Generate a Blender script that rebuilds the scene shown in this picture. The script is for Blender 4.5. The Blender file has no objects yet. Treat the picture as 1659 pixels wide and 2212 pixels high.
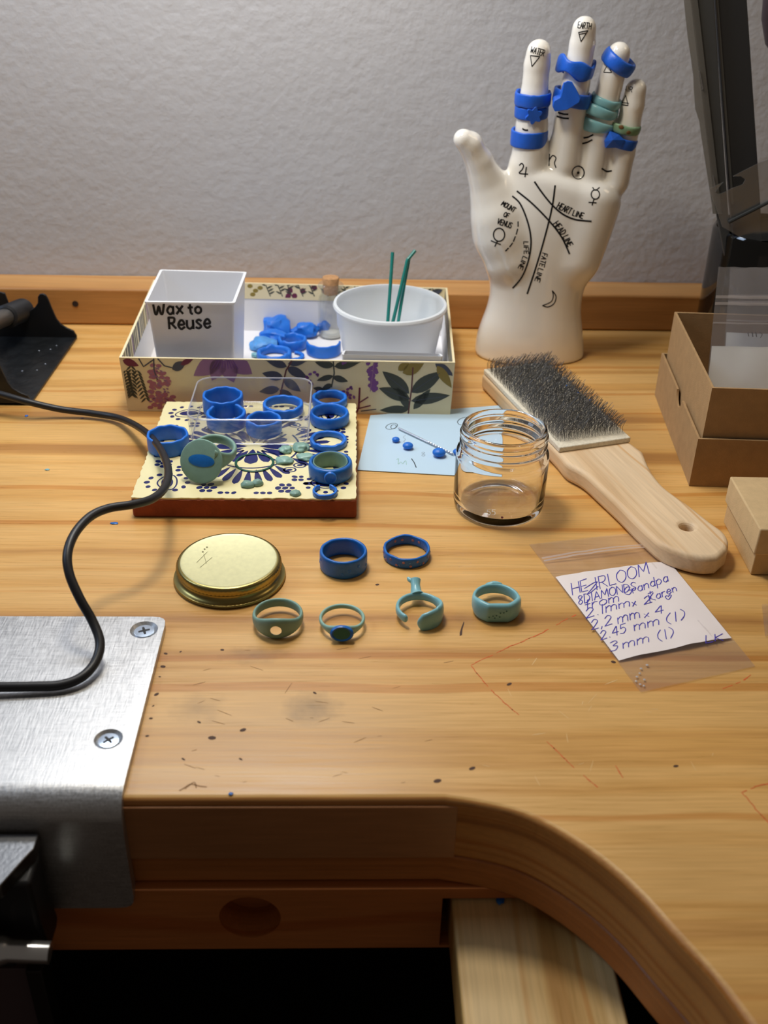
import bpy, bmesh, math, random
import numpy as np
from mathutils import Vector, Matrix, noise
from mathutils.bvhtree import BVHTree
random.seed(7)
PI = math.pi
S = bpy.context.scene
C = S.collection

# ------------------------------------------------------------------ camera
W_, H_ = 1659, 2212
F_, PITCH, YAW, ROLL, CAMH = 2250.0, 0.54325, -0.0353048, 0.0241783, 0.265197
CX_, CY_ = W_ / 2, H_ / 2
_fw = Vector((-math.sin(YAW) * math.cos(PITCH), math.cos(YAW) * math.cos(PITCH), -math.sin(PITCH)))
_r0 = Vector((math.cos(YAW), math.sin(YAW), 0)); _u0 = _r0.cross(_fw)
_rt = _r0 * math.cos(ROLL) + _u0 * math.sin(ROLL)
_up = -_r0 * math.sin(ROLL) + _u0 * math.cos(ROLL)
CAM = Vector((0, 0, CAMH))
cd = bpy.data.cameras.new('camera'); co = bpy.data.objects.new('camera', cd); C.objects.link(co)
mw = Matrix((_rt, _up, -_fw)).transposed().to_4x4(); mw.translation = CAM
co.matrix_world = mw
cd.sensor_fit = 'VERTICAL'; cd.sensor_height = 36.0; cd.lens = F_ / H_ * 36.0
cd.clip_start = 0.01; cd.clip_end = 20
cd.dof.use_dof = True; cd.dof.focus_distance = 0.49; cd.dof.aperture_fstop = 14
S.camera = co

# ------------------------------------------------------------------ light
S.view_settings.view_transform = 'Standard'; S.view_settings.look = 'None'
S.view_settings.gamma = 1; S.view_settings.use_curve_mapping = False
S.view_settings.exposure = -0.1
wd = bpy.data.worlds.new('world'); S.world = wd; wd.use_nodes = True
wd.node_tree.nodes['Background'].inputs[0].default_value = (1.0, 0.84, 0.70, 1)
wd.node_tree.nodes['Background'].inputs[1].default_value = 0.085

def area(name, loc, target, size, energy, col, shape='DISK', size_y=None):
    l = bpy.data.lights.new(name, 'AREA'); l.shape = shape; l.size = size
    if size_y: l.size_y = size_y
    l.energy = energy; l.color = col
    o = bpy.data.objects.new(name, l); C.objects.link(o); o.location = loc
    o.rotation_euler = (Vector(target) - Vector(loc)).to_track_quat('-Z', 'Y').to_euler()
    return o
S.cycles.sample_clamp_indirect = 0.0; S.cycles.use_denoising = True; S.cycles.transparent_max_bounces = 24
area('bench_lamp', (-0.07, 0.495, 0.48), (-0.03, 0.42, 0), 0.09, 1.40, (1.0, 0.91, 0.76))
area('led_bar_lamp', (-0.11, 0.61, 0.44), (-0.09, 0.50, 0), 0.28, 1.15, (0.90, 0.94, 1.0), 'RECTANGLE', 0.07)
area('window_light', (-0.75, 0.50, 0.65), (0.0, 0.716, 0.25), 0.30, 2.7, (0.58, 0.74, 1.0), 'SQUARE')
area('room_lamp', (0.70, 0.55, 0.70), (0.2, 0.70, 0.05), 0.25, 0.6, (1.0, 0.76, 0.50), 'SQUARE')

# ------------------------------------------------------------------ picture <-> place
def ray(px, py): return ((px - CX_) / F_ * _rt - (py - CY_) / F_ * _up + _fw)
def at(px, py, z=0.0):
    d = ray(px, py); return CAM + d * ((z - CAMH) / d.z)
def aty(px, py, Y):
    d = ray(px, py); return CAM + d * (Y / d.y)
def depth(P): return (Vector(P) - CAM).dot(_fw)
def ppm(P): return F_ / depth(P)
def proj(P):
    d = Vector(P) - CAM; z = d.dot(_fw)
    return (CX_ + F_ * d.dot(_rt) / z, CY_ - F_ * d.dot(_up) / z)
def zfor(x, Y, py):
    z = 0.0
    for _ in range(8):
        a = proj((x, Y, z))[1]; b = proj((x, Y, z + 1e-4))[1]
        z += (py - a) / ((b - a) / 1e-4)
    return z

# ------------------------------------------------------------------ mesh helpers
class MB:
    def __init__(s): s.v = []; s.f = []; s.m = []
    def add(s, vf, m=0, T=None):
        vs, fs = vf; b = len(s.v)
        s.v += [tuple(T @ Vector(p)) for p in vs] if T is not None else [tuple(p) for p in vs]
        s.f += [tuple(i + b for i in f) for f in fs]; s.m += [m] * len(fs)
        return s
WLOC = {}
def build(name, mb, mats, parent=None, smooth=38, bevel=0, seg=2, local=False, T=None):
    if not isinstance(mb, MB): mb = MB().add(mb)
    vs = [Vector(v) for v in mb.v]
    if T is not None: vs = [T @ v for v in vs]
    if not isinstance(mats, (list, tuple)): mats = [mats]
    if parent is None:
        xs = [v.x for v in vs]; ys = [v.y for v in vs]; zs = [v.z for v in vs]
        org = Vector(((min(xs) + max(xs)) / 2, (min(ys) + max(ys)) / 2, min(zs)))
    else: org = WLOC[parent.name]
    if not local: vs = [v - org for v in vs]
    me = bpy.data.meshes.new(name); me.from_pydata([tuple(v) for v in vs], [], mb.f)
    for m in mats: me.materials.append(m)
    for p, mi in zip(me.polygons, mb.m): p.material_index = mi
    bm = bmesh.new(); bm.from_mesh(me); bmesh.ops.recalc_face_normals(bm, faces=bm.faces)
    if smooth:
        lim = math.radians(smooth)
        for e in bm.edges:
            e.smooth = len(e.link_faces) == 2 and e.calc_face_angle(0) < lim
        for f in bm.faces: f.smooth = True
    bm.to_mesh(me); bm.free()
    o = bpy.data.objects.new(name, me); C.objects.link(o)
    if parent is not None:
        o.parent = parent; WLOC[o.name] = org
    else:
        o.location = org; WLOC[o.name] = org
    if bevel:
        b = o.modifiers.new('bevel', 'BEVEL'); b.width = bevel; b.segments = seg; b.limit_method = 'ANGLE'
        b.angle_limit = math.radians(35)
    return o
def tag(o, label, cat, group=None):
    o['label'] = label; o['category'] = cat
    if group: o['group'] = group
    return o
def thing(name, label, cat, loc, group=None, rotz=0):
    o = bpy.data.objects.new(name, None); C.objects.link(o); o.empty_display_size = 0.01
    o.location = loc; o.rotation_euler = (0, 0, rotz); WLOC[o.name] = Vector(loc)
    return tag(o, label, cat, group)
def structure(o): o['kind'] = 'structure'; return o

def box(x0, x1, y0, y1, z0, z1):
    v = [(x, y, z) for z in (z0, z1) for y in (y0, y1) for x in (x0, x1)]
    return v, [(0, 2, 3, 1), (4, 5, 7, 6), (0, 1, 5, 4), (2, 6, 7, 3), (0, 4, 6, 2), (1, 3, 7, 5)]
def prism(pts, off):
    n = len(pts); off = Vector(off)
    v = [Vector(p) for p in pts] + [Vector(p) + off for p in pts]
    return v, [tuple(range(n)), tuple(range(2 * n - 1, n - 1, -1))] + [(i, (i + 1) % n, n + (i + 1) % n, n + i) for i in range(n)]
def lathe(prof, n=64, c=(0, 0, 0)):
    v = []; f = []; k = len(prof); cx, cy, cz = c
    for r, z in prof:
        for j in range(n):
            a = 2 * PI * j / n; v.append((cx + r * math.cos(a), cy + r * math.sin(a), cz + z))
    for i in range(k - 1):
        for j in range(n):
            a, b = i * n + j, i * n + (j + 1) % n
            f.append((a, b, b + n, a + n))
    if prof[0][0] > 1e-7: f.append(tuple(range(n - 1, -1, -1)))
    if prof[-1][0] > 1e-7: f.append(tuple((k - 1) * n + j for j in range(n)))
    return v, f
def tube(pts, rad, n=10):
    pts = [Vector(p) for p in pts]; k = len(pts)
    if not isinstance(rad, (list, tuple)): rad = [rad] * k
    v = []; f = []; prev = None
    for i, p in enumerate(pts):
        t = (pts[min(i + 1, k - 1)] - pts[max(i - 1, 0)]).normalized()
        if prev is None:
            a = Vector((0, 0, 1)) if abs(t.z) < .9 else Vector((1, 0, 0))
            u = t.cross(a).normalized()
        else: u = (prev - t * prev.dot(t)).normalized()
        prev = u; w = t.cross(u)
        for j in range(n):
            a = 2 * PI * j / n; v.append(p + (u * math.cos(a) + w * math.sin(a)) * rad[i])
    for i in range(k - 1):
        for j in range(n):
            a, b = i * n + j, i * n + (j + 1) % n
            f.append((a, b, b + n, a + n))
    f.append(tuple(range(n - 1, -1, -1))); f.append(tuple((k - 1) * n + j for j in range(n)))
    return v, f
def catmull(pts, n=8, closed=False):
    P = [Vector(p) for p in pts]; out = []; k = len(P)
    for i in range(k if closed else k - 1):
        if closed: a, b, c, d = P[(i - 1) % k], P[i], P[(i + 1) % k], P[(i + 2) % k]
        else: a, b, c, d = P[max(i - 1, 0)], P[i], P[i + 1], P[min(i + 2, k - 1)]
        for j in range(n):
            t = j / n
            out.append(.5 * ((2 * b) + (c - a) * t + (2 * a - 5 * b + 4 * c - d) * t * t + (3 * b - a - 3 * c + d) * t ** 3))
    if not closed: out.append(P[-1])
    return out
def sgp(x, e): return math.copysign(abs(x) ** e, x)
def ringmesh(fn, th0=0.0, th1=2 * PI, n=96, m=16):
    """solid band swept round the z axis; fn(theta) -> centre radius, half thickness, centre z, half height, squareness"""
    closed = abs(th1 - th0 - 2 * PI) < 1e-6; k = n if closed else n + 1
    v = []; f = []
    for i in range(k):
        th = th0 + (th1 - th0) * i / n; rc, t, zc, hz, e = fn(th)
        for j in range(m):
            a = 2 * PI * j / m
            r = rc + t * sgp(math.cos(a), e); z = zc + hz * sgp(math.sin(a), e)
            v.append((r * math.cos(th), r * math.sin(th), z))
    for i in range(n):
        i2 = (i + 1) % k
        for j in range(m):
            j2 = (j + 1) % m; f.append((i * m + j, i2 * m + j, i2 * m + j2, i * m + j2))
    if not closed: f.append(tuple(range(m - 1, -1, -1))); f.append(tuple((k - 1) * m + j for j in range(m)))
    return v, f
def ellipsoid(c, r, n=16, m=10, amp=0, seed=0):
    v = []; f = []; c = Vector(c)
    for i in range(m + 1):
        b = -PI / 2 + PI * i / m
        for j in range(n):
            a = 2 * PI * j / n; d = Vector((math.cos(b) * math.cos(a), math.cos(b) * math.sin(a), math.sin(b)))
            k = 1 + amp * noise.noise(d * 1.7 + Vector((seed, seed * 2.3, 0))) if amp else 1
            v.append(c + Vector((d.x * r[0], d.y * r[1], d.z * r[2])) * k)
    for i in range(m):
        for j in range(n):
            a, b = i * n + j, i * n + (j + 1) % n; f.append((a, b, b + n, a + n))
    return v, f
def cut(o, cutter):
    """carve the shape «cutter» (verts, faces in the object's space) out of o for good"""
    me = bpy.data.meshes.new('cut'); me.from_pydata([tuple(p) for p in cutter[0]], [], cutter[1])
    bm = bmesh.new(); bm.from_mesh(me); bmesh.ops.recalc_face_normals(bm, faces=bm.faces); bm.to_mesh(me); bm.free()
    k = bpy.data.objects.new('cut', me); C.objects.link(k); k.matrix_world = o.matrix_world if o.parent is None else Matrix.Translation(WLOC[o.name])
    if o.parent is None: k.location = o.location
    md = o.modifiers.new('b', 'BOOLEAN'); md.operation = 'DIFFERENCE'; md.object = k; md.solver = 'EXACT'
    bpy.context.view_layer.update()
    dg = bpy.context.evaluated_depsgraph_get()
    new = bpy.data.meshes.new_from_object(o.evaluated_get(dg))
    o.modifiers.clear(); o.data = new
    bpy.data.objects.remove(k); bpy.data.meshes.remove(me)
    return o

# ------------------------------------------------------------------ materials
def srgb(h):
    h = h.lstrip('#'); c = [int(h[i:i + 2], 16) / 255 for i in (0, 2, 4)]
    return tuple(x / 12.92 if x <= .04045 else ((x + .055) / 1.055) ** 2.4 for x in c) + (1,)
def mat(name, col, rough=.5, metal=0, sss=0, sssr=.002, coat=0, bump=0, bscale=200, trans=0, ior=1.45, spec=.5, var=0, vscale=30, aniso=0):
    m = bpy.data.materials.new(name); m.use_nodes = True; nt = m.node_tree; b = nt.nodes['Principled BSDF']
    c = srgb(col) if isinstance(col, str) else tuple(col) + (1,) if len(col) == 3 else col
    I = b.inputs
    I['Base Color'].default_value = c; I['Roughness'].default_value = rough; I['Metallic'].default_value = metal
    I['Subsurface Weight'].default_value = sss
    if sss: I['Subsurface Radius'].default_value = (1, .9, 1); I['Subsurface Scale'].default_value = sssr
    I['Coat Weight'].default_value = coat; I['Coat Roughness'].default_value = .06
    I['Transmission Weight'].default_value = trans; I['IOR'].default_value = ior; I['Specular IOR Level'].default_value = spec
    if aniso: I['Anisotropic'].default_value = aniso
    if var or bump:
        tc = nt.nodes.new('ShaderNodeTexCoord')
        if var:
            n = nt.nodes.new('ShaderNodeTexNoise'); n.inputs['Scale'].default_value = vscale; n.inputs['Detail'].default_value = 4
            nt.links.new(tc.outputs['Object'], n.inputs['Vector'])
            mp = nt.nodes.new('ShaderNodeMapRange'); mp.inputs[1].default_value = .3; mp.inputs[2].default_value = .7
            mp.inputs[3].default_value = 1 - var; mp.inputs[4].default_value = 1 + var
            nt.links.new(n.outputs['Fac'], mp.inputs[0])
            mx = nt.nodes.new('ShaderNodeMix'); mx.data_type = 'RGBA'; mx.blend_type = 'MULTIPLY'; mx.inputs[0].default_value = 1
            mx.inputs[6].default_value = c; nt.links.new(mp.outputs[0], mx.inputs[7]); nt.links.new(mx.outputs[2], I['Base Color'])
        if bump:
            n = nt.nodes.new('ShaderNodeTexNoise'); n.inputs['Scale'].default_value = bscale; n.inputs['Detail'].default_value = 3
            nt.links.new(tc.outputs['Object'], n.inputs['Vector'])
            bp = nt.nodes.new('ShaderNodeBump'); bp.inputs['Strength'].default_value = bump; bp.inputs['Distance'].default_value = .001
            nt.links.new(n.outputs['Fac'], bp.inputs['Height']); nt.links.new(bp.outputs[0], I['Normal'])
    return m
def wood(name, light, mid, dark, axis='X', freq=62, rough=.42, bump=.05, fiber=.12, warp=.02, smudge=()):
    """pine: growth lines wandering along the axis, fine fibres, blotches"""
    m = bpy.data.materials.new(name); m.use_nodes = True; nt = m.node_tree; b = nt.nodes['Principled BSDF']
    N = nt.nodes.new; L = nt.links.new
    tc = N('ShaderNodeTexCoord'); mp = N('ShaderNodeMapping'); L(tc.outputs['Object'], mp.inputs[0])
    if axis == 'Y': mp.inputs['Rotation'].default_value = (0, 0, PI / 2)
    w = N('ShaderNodeTexNoise'); w.inputs['Scale'].default_value = 1; w.inputs['Detail'].default_value = 2
    ms = N('ShaderNodeMapping'); ms.inputs['Scale'].default_value = (5, 11, 11); L(mp.outputs[0], ms.inputs[0]); L(ms.outputs[0], w.inputs['Vector'])
    sx = N('ShaderNodeSeparateXYZ'); L(mp.outputs[0], sx.inputs[0])
    a1 = N('ShaderNodeMath'); a1.operation = 'MULTIPLY_ADD'; a1.inputs[1].default_value = .35
    L(sx.outputs['Z'], a1.inputs[0])
    if axis == 'Z': a1.inputs[1].default_value = 1; a1.inputs[2].default_value = 0
    else: L(sx.outputs['Y'], a1.inputs[2])
    a2 = N('ShaderNodeMath'); a2.operation = 'MULTIPLY_ADD'; a2.inputs[1].default_value = warp
    L(w.outputs['Fac'], a2.inputs[0]); L(a1.outputs[0], a2.inputs[2])
    g = N('ShaderNodeTexNoise'); g.noise_dimensions = '1D'; g.inputs['Scale'].default_value = freq; g.inputs['Detail'].default_value = 3; g.inputs['Roughness'].default_value = .55
    L(a2.outputs[0], g.inputs['W'])
    cr = N('ShaderNodeValToRGB'); e = cr.color_ramp.elements
    e[0].position = .30; e[0].color = srgb(light); e[1].position = .72; e[1].color = srgb(dark)
    x = e.new(.56); x.color = srgb(mid); x = e.new(.45); x.color = srgb(light)
    L(g.outputs['Fac'], cr.inputs[0])
    fb = N('ShaderNodeTexNoise'); fb.inputs['Scale'].default_value = 1; fb.inputs['Detail'].default_value = 3
    mf = N('ShaderNodeMapping'); mf.inputs['Scale'].default_value = (35, 900, 900); L(mp.outputs[0], mf.inputs[0]); L(mf.outputs[0], fb.inputs['Vector'])
    bl = N('ShaderNodeTexNoise'); bl.inputs['Scale'].default_value = 1; bl.inputs['Detail'].default_value = 2
    mb_ = N('ShaderNodeMapping'); mb_.inputs['Scale'].default_value = (9, 16, 16); L(mp.outputs[0], mb_.inputs[0]); L(mb_.outputs[0], bl.inputs['Vector'])
    def rng(src, lo, hi):
        r = N('ShaderNodeMapRange'); r.inputs[1].default_value = .3; r.inputs[2].default_value = .7; r.inputs[3].default_value = lo; r.inputs[4].default_value = hi
        L(src, r.inputs[0]); return r.outputs[0]
    def mul(a, f):
        k = N('ShaderNodeMix'); k.data_type = 'RGBA'; k.blend_type = 'MULTIPLY'; k.inputs[0].default_value = 1; L(a, k.inputs[6]); L(f, k.inputs[7]); return k.outputs[2]
    c = mul(cr.outputs[0], rng(fb.outputs['Fac'], 1 - fiber, 1 + fiber * .5)); c = mul(c, rng(bl.outputs['Fac'], .88, 1.08))
    g2 = N('ShaderNodeTexNoise'); g2.noise_dimensions = '1D'; g2.inputs['Scale'].default_value = freq * 2.3; g2.inputs['Detail'].default_value = 1
    L(a2.outputs[0], g2.inputs['W'])
    ln = N('ShaderNodeMapRange'); ln.inputs[1].default_value = .64; ln.inputs[2].default_value = .74; ln.inputs[3].default_value = 1; ln.inputs[4].default_value = .72; ln.interpolation_type = 'SMOOTHSTEP'
    L(g2.outputs['Fac'], ln.inputs[0]); tint = N('ShaderNodeMix'); tint.data_type = 'RGBA'; tint.inputs[6].default_value = (.86, .71, .54, 1); tint.inputs[7].default_value = (1, 1, 1, 1)
    lv = N('ShaderNodeMapRange'); lv.inputs[1].default_value = .72; lv.inputs[2].default_value = 1; L(ln.outputs[0], lv.inputs[0]); L(lv.outputs[0], tint.inputs[0]); c = mul(c, tint.outputs[2])
    for (sx_, sy_, rx_, ry_, amt) in smudge:      # old dirt rubbed into the wood
        pm_ = N('ShaderNodeMapping'); pm_.vector_type = 'TEXTURE'; pm_.inputs['Location'].default_value = (sx_, sy_, 0); pm_.inputs['Scale'].default_value = (rx_, ry_, 1); L(tc.outputs['Object'], pm_.inputs[0])
        ds = N('ShaderNodeVectorMath'); ds.operation = 'LENGTH'; ms_ = N('ShaderNodeVectorMath'); ms_.operation = 'MULTIPLY'; ms_.inputs[1].default_value = (1, 1, 0); L(pm_.outputs[0], ms_.inputs[0]); L(ms_.outputs[0], ds.inputs[0])
        nz = N('ShaderNodeTexNoise'); nz.inputs['Scale'].default_value = 160; nz.inputs['Detail'].default_value = 4; L(tc.outputs['Object'], nz.inputs['Vector'])
        ad = N('ShaderNodeMath'); ad.operation = 'MULTIPLY_ADD'; ad.inputs[1].default_value = 1.1; L(nz.outputs['Fac'], ad.inputs[0]); L(ds.outputs['Value'], ad.inputs[2])
        sr = N('ShaderNodeMapRange'); sr.inputs[1].default_value = .5; sr.inputs[2].default_value = 1.5; sr.inputs[3].default_value = 1 - amt; sr.inputs[4].default_value = 1; L(ad.outputs[0], sr.inputs[0]); c = mul(c, sr.outputs[0])
    L(c, b.inputs['Base Color'])
    rr = rng(fb.outputs['Fac'], rough - .08, rough + .12); L(rr, b.inputs['Roughness'])
    bp = N('ShaderNodeBump'); bp.inputs['Strength'].default_value = bump; bp.inputs['Distance'].default_value = .0006
    L(fb.outputs['Fac'], bp.inputs['Height']); L(bp.outputs[0], b.inputs['Normal'])
    return m
def film(name, tint=(.96, .96, .97), haze=.10, gloss=.12, rough=.08, hazecol=(.9, .9, .9)):
    """thin clear plastic: lets light straight through, a little haze, fresnel gloss"""
    m = bpy.data.materials.new(name); m.use_nodes = True; nt = m.node_tree; nt.nodes.clear(); N = nt.nodes.new; L = nt.links.new
    o = N('ShaderNodeOutputMaterial'); t = N('ShaderNodeBsdfTransparent'); t.inputs[0].default_value = (*tint, 1)
    d = N('ShaderNodeBsdfDiffuse'); d.inputs[0].default_value = (*hazecol, 1)
    tr = N('ShaderNodeBsdfTranslucent'); tr.inputs[0].default_value = (*hazecol, 1)
    dd = N('ShaderNodeMixShader'); dd.inputs[0].default_value = .5; L(d.outputs[0], dd.inputs[1]); L(tr.outputs[0], dd.inputs[2])
    g = N('ShaderNodeBsdfGlossy'); g.inputs['Roughness'].default_value = rough
    m1 = N('ShaderNodeMixShader'); m1.inputs[0].default_value = haze; L(t.outputs[0], m1.inputs[1]); L(dd.outputs[0], m1.inputs[2])
    lw = N('ShaderNodeLayerWeight'); lw.inputs[0].default_value = .5
    pw = N('ShaderNodeMath'); pw.operation = 'POWER'; pw.inputs[1].default_value = 4.0; L(lw.outputs['Facing'], pw.inputs[0])
    mr = N('ShaderNodeMapRange'); mr.inputs[3].default_value = gloss * .35; mr.inputs[4].default_value = min(.8, gloss * 4)
    L(pw.outputs[0], mr.inputs[0])
    m2 = N('ShaderNodeMixShader'); L(mr.outputs[0], m2.inputs[0]); L(m1.outputs[0], m2.inputs[1]); L(g.outputs[0], m2.inputs[2])
    L(m2.outputs[0], o.inputs[0]); return m

_bo = Vector((0, .45, 0))                     # the bench's own origin
def _sm(px, py, r1, r2, a): p = at(px, py); return (p.x - _bo.x, p.y - _bo.y, r1, r2, a)
PINE = wood('pine_bench', '#d9aa66', '#d09d56', '#b07d42', 'X', freq=40, rough=.34, smudge=(_sm(670, 1530, .013, .012, .45), _sm(550, 1415, .016, .007, .35), _sm(430, 1530, .013, .010, .28), _sm(1000, 1345, .006, .010, .12)))
PINE_SIDE = wood('pine_bench_edge', '#bd8344', '#b07336', '#8f5626', 'Z', freq=130, warp=.006)  # darker, redder copy of the top's pine; reddish bounce light put into the colour
PINE_RAIL = wood('pine_rail', '#c8955a', '#ba8449', '#9f6b34', 'X', freq=40)
PINE_SIDE2 = wood('pine_lower_layer', '#b27038', '#a3632f', '#854a20', 'Z', freq=150, warp=.006)  # extra orange in this tone stands for light bouncing between the bench faces
PINE_APRON = wood('pine_apron', '#bb723a', '#ad6530', '#8f4f24', 'X', freq=50)  # board colour shifted to orange to imitate reddish interreflected light
PINE_ARM = wood('pine_arm_rest', '#e0bf85', '#d3ab69', '#b98a48', 'Y', freq=45)
MAPLE = wood('maple_handle', '#e4c9a4', '#dcbd95', '#c9a57a', 'X', freq=70, rough=.55, fiber=.1)
BLUE = mat('blue_wax', '#1f70d2', .38, sss=.25, sssr=.0015, bump=.10, bscale=900, var=.10, vscale=120)
BLUE_D = mat('deep_blue_wax', '#1763b4', .35, sss=.2, sssr=.0015, bump=.10, bscale=900, var=.10, vscale=160)
BLUE_H = mat('hand_ring_blue_wax', '#1f5ec8', .36, sss=.2, sssr=.0015, bump=.12, bscale=800, var=.08, vscale=140)
GREEN = mat('green_wax', '#8bb0a4', .34, sss=.3, sssr=.002, var=.06, vscale=120)
GREEN_D = mat('dull_green_wax', '#7b9c90', .4, sss=.25, sssr=.002, var=.08, vscale=150, bump=.06, bscale=700)
TURQ = mat('turquoise_wax', '#7fb3bb', .28, sss=.3, sssr=.002, var=.05, vscale=100)
FOREST = mat('dark_green_wax', '#16503f', .35)
BROWN_SPOT = mat('brown_burnt_spot', '#6b4a24', .5)
INK = mat('black_ink', '#141417', .5, spec=.3)
PEN = mat('violet_blue_pen', '#3b35a8', .6)
REDPEN = mat('red_pen', '#d2622e', .7)
WHITE = mat('white_plastic', '#dfe0e4', .35, sss=.15, sssr=.004)
PAPER = mat('white_paper', '#e4e2dd', .8)
KRAFT = mat('kraft_board', '#a6855c', .85, bump=.15, bscale=1500, var=.07, vscale=200)
KRAFT_L = mat('light_kraft_board', '#c8a878', .85, bump=.15, bscale=1500, var=.06, vscale=200)
CREAM = mat('cream_print_paper', '#e6d7ae', .6, var=.03, vscale=60)
BLACKM = mat('black_painted_steel', '#121316', .45)
BLACKR = mat('black_rubber', '#1b1b1e', .42)
CERAMIC = mat('glazed_white_ceramic', '#ebe7de', .10, coat=.6, spec=.6, var=.015, vscale=20)
BLACKC = mat('black_glazed_ceramic', '#070707', .06, coat=.5)
STEEL = mat('steel', '#c9c9cc', .28, metal=1)
CHROME = mat('chrome', '#dfe2e6', .08, metal=1)
STEEL_W = mat('bristle_wire', '#6a6763', .45, metal=.8)
GOLD = mat('brass_tinplate', '#c7b87a', .32, metal=.85, var=.03, vscale=200)
GOLD_S = mat('brass_side', '#a3935a', .30, metal=1)
GLASS = mat('clear_glass', (1, 1, 1), 0.0, trans=1, ior=1.40)
CORK = mat('cork', '#b98b5e', .8, bump=.4, bscale=900, var=.15, vscale=400)
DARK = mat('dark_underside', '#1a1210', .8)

# ------------------------------------------------------------------ drawing on surfaces
GL = {
 'A': (7, ["0 0 3.5 10 7 0", "1.3 3.5 5.7 3.5"]), 'D': (7, ["0.3 0 0.3 10", "~0 10 4 9.5 7 5 4 .5 0 0"]),
 'E': (6, ["6 10 0 10 0 0 6 0", "0 5 5 5"]), 'F': (6, ["6 10 0 10 0 0", "0 5 5 5"]),
 'G': (7, ["~7 8 4 10 .5 7 .5 3 4 0 7 2 7 5 4.5 5"]), 'H': (7, ["0 10 0 0", "7 10 7 0", "0 5 7 5"]),
 'I': (2, ["1 10 1 0"]), 'K': (6.5, ["0 10 0 0", "6 10 0 5 6.5 0"]), 'L': (5.5, ["0 10 0 0 5.5 0"]),
 'M': (8.5, ["0 0 .8 10 4.2 3 7.6 10 8.5 0"]), 'N': (7, ["0 0 0 10 7 0 7 10"]),
 'O': (7.5, ["~3.7 10 .3 7.5 .3 2.5 3.7 0 7.2 2.5 7.2 7.5 3.7 10"]),
 'R': (6.5, ["0 0 0 10", "~0 10 5 9.5 5.5 7 4 5 0 5", "2 5 6.5 0"]),
 'S': (6, ["~6 8.5 3 10 .5 8 3 5.3 5.8 3 3.5 0 0 1.5"]), 'T': (7, ["0 10 7 10", "3.5 10 3.5 0"]),
 'U': (7, ["~0 10 0 3 3.5 0 7 3 7 10", "7 10 7 0"]), 'V': (7, ["0 10 3.5 0 7 10"]),
 'W': (9, ["0 10 2.2 0 4.5 7 6.8 0 9 10"]),
 'a': (5.5, ["~5 5 2.5 6.2 .3 3 2.5 0 5 2 5 5.5", "5.2 6 5.2 0"]),
 'd': (5.5, ["~5 5 2.5 6.2 .3 3 2.5 0 5 2 5 5.5", "5.2 10 5.2 0"]),
 'e': (5.5, ["~.4 3.2 5 3.4 4 6 2 6 .3 3 2.5 0 5.4 1.4"]), 'f': (4, ["~4 9.5 2.2 9.5 2 6 2 0", "0 5.5 4 5.5"]),
 'm': (8, ["0 6 0 0", "~0 4 2 6 3.6 4.5 3.6 0", "~3.6 4 5.6 6 7.6 4.5 7.6 0"]),
 'n': (5, ["0 6 0 0", "~0 4 2.4 6 4.6 4.5 4.6 0"]), 'o': (5.5, ["~2.7 6 .3 4.5 .3 1.5 2.7 0 5.2 1.5 5.2 4.5 2.7 6"]),
 'p': (5.5, ["0 6 0 -4", "~0 4.5 3 6.2 5.3 3 3 0 0 1.2"]), 'r': (4, ["0 6 0 0", "~0 3.5 1.5 5.8 4 5.6"]),
 's': (4.5, ["~4.3 5.3 2.4 6.2 .5 5 2.4 3.2 4.2 1.6 2.3 0 0 .8"]), 't': (4, ["~2 9 2 1.5 3.5 .3", "0 6 4 6"]),
 'u': (5.5, ["~0 6 .2 1.5 2.5 0 5 2 5 6", "5 6 5.2 0"]), 'w': (8, ["~0 6 1.2 .5 2.5 .5 4 5 5.3 .5 6.8 .5 8 6.4"]),
 'x': (5, ["0 6 5 0", "5 6 0 0"]), '1': (2, ["1 9.5 1 0"]),
 '2': (6, ["~.3 7.5 2.8 9.8 5.5 7.5 3 3.5 0 .2", "0 .2 6 .4"]), '3': (5.5, ["~.3 9 3.5 9.8 5 7.6 2.2 5.4 5.3 3.6 3.8 .3 0 .8"]),
 '4': (6, ["4 9.5 0 3.5 6 3.5", "4.6 9.5 4.4 0"]), '5': (5.5, ["5.5 9.6 1 9.6 .6 5.6", "~.6 5.6 3.6 6.2 5.4 3.2 3.4 .2 0 .8"]),
 '8': (5.5, ["~4.8 8.6 2.6 9.8 .6 8 2.7 5.3 5.1 2.4 2.6 0 .3 2.2 2.7 5.3 4.9 7.6 4.8 8.6"]),
 '.': (2, ["1 .6 1.3 0"]), ',': (2, ["1.3 1 .5 -1.4"]), '(': (3, ["~2.6 10.5 .4 7 .4 3 2.6 -.8"]), ')': (3, ["~.4 10.5 2.6 7 2.6 3 .4 -.8"]),
 '+': (5, ["0 4.5 5 4.5", "2.5 7.5 2.5 1.5"]), '*': (6, ["~3 5 1.5 7 0 5.2 3 .5 6 5.2 4.5 7 3 5"]), ' ': (4, []),
}
def glyphs(txt, start, end, h, slant=0, gap=2.0, flip=1):
    """strokes of a line of writing in picture coordinates, from start to end, letters h high"""
    tot = sum(GL[c][0] + gap for c in txt) - gap
    s = Vector(start); e = Vector(end); d = (e - s); ux = d / tot; nrm = Vector((d.y, -d.x)).normalized() * (h / 10.0) * flip
    out = []; x = 0
    for c in txt:
        w, st = GL[c]
        for k in st:
            sm = k[0] == '~'; q = [float(t) for t in k.lstrip('~').split()]
            pts = [s + ux * (x + q[i] + slant * q[i + 1]) + nrm * q[i + 1] for i in range(0, len(q), 2)]
            out.append(catmull(pts, 5) if sm else pts)
        x += w + gap
    return out
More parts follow.
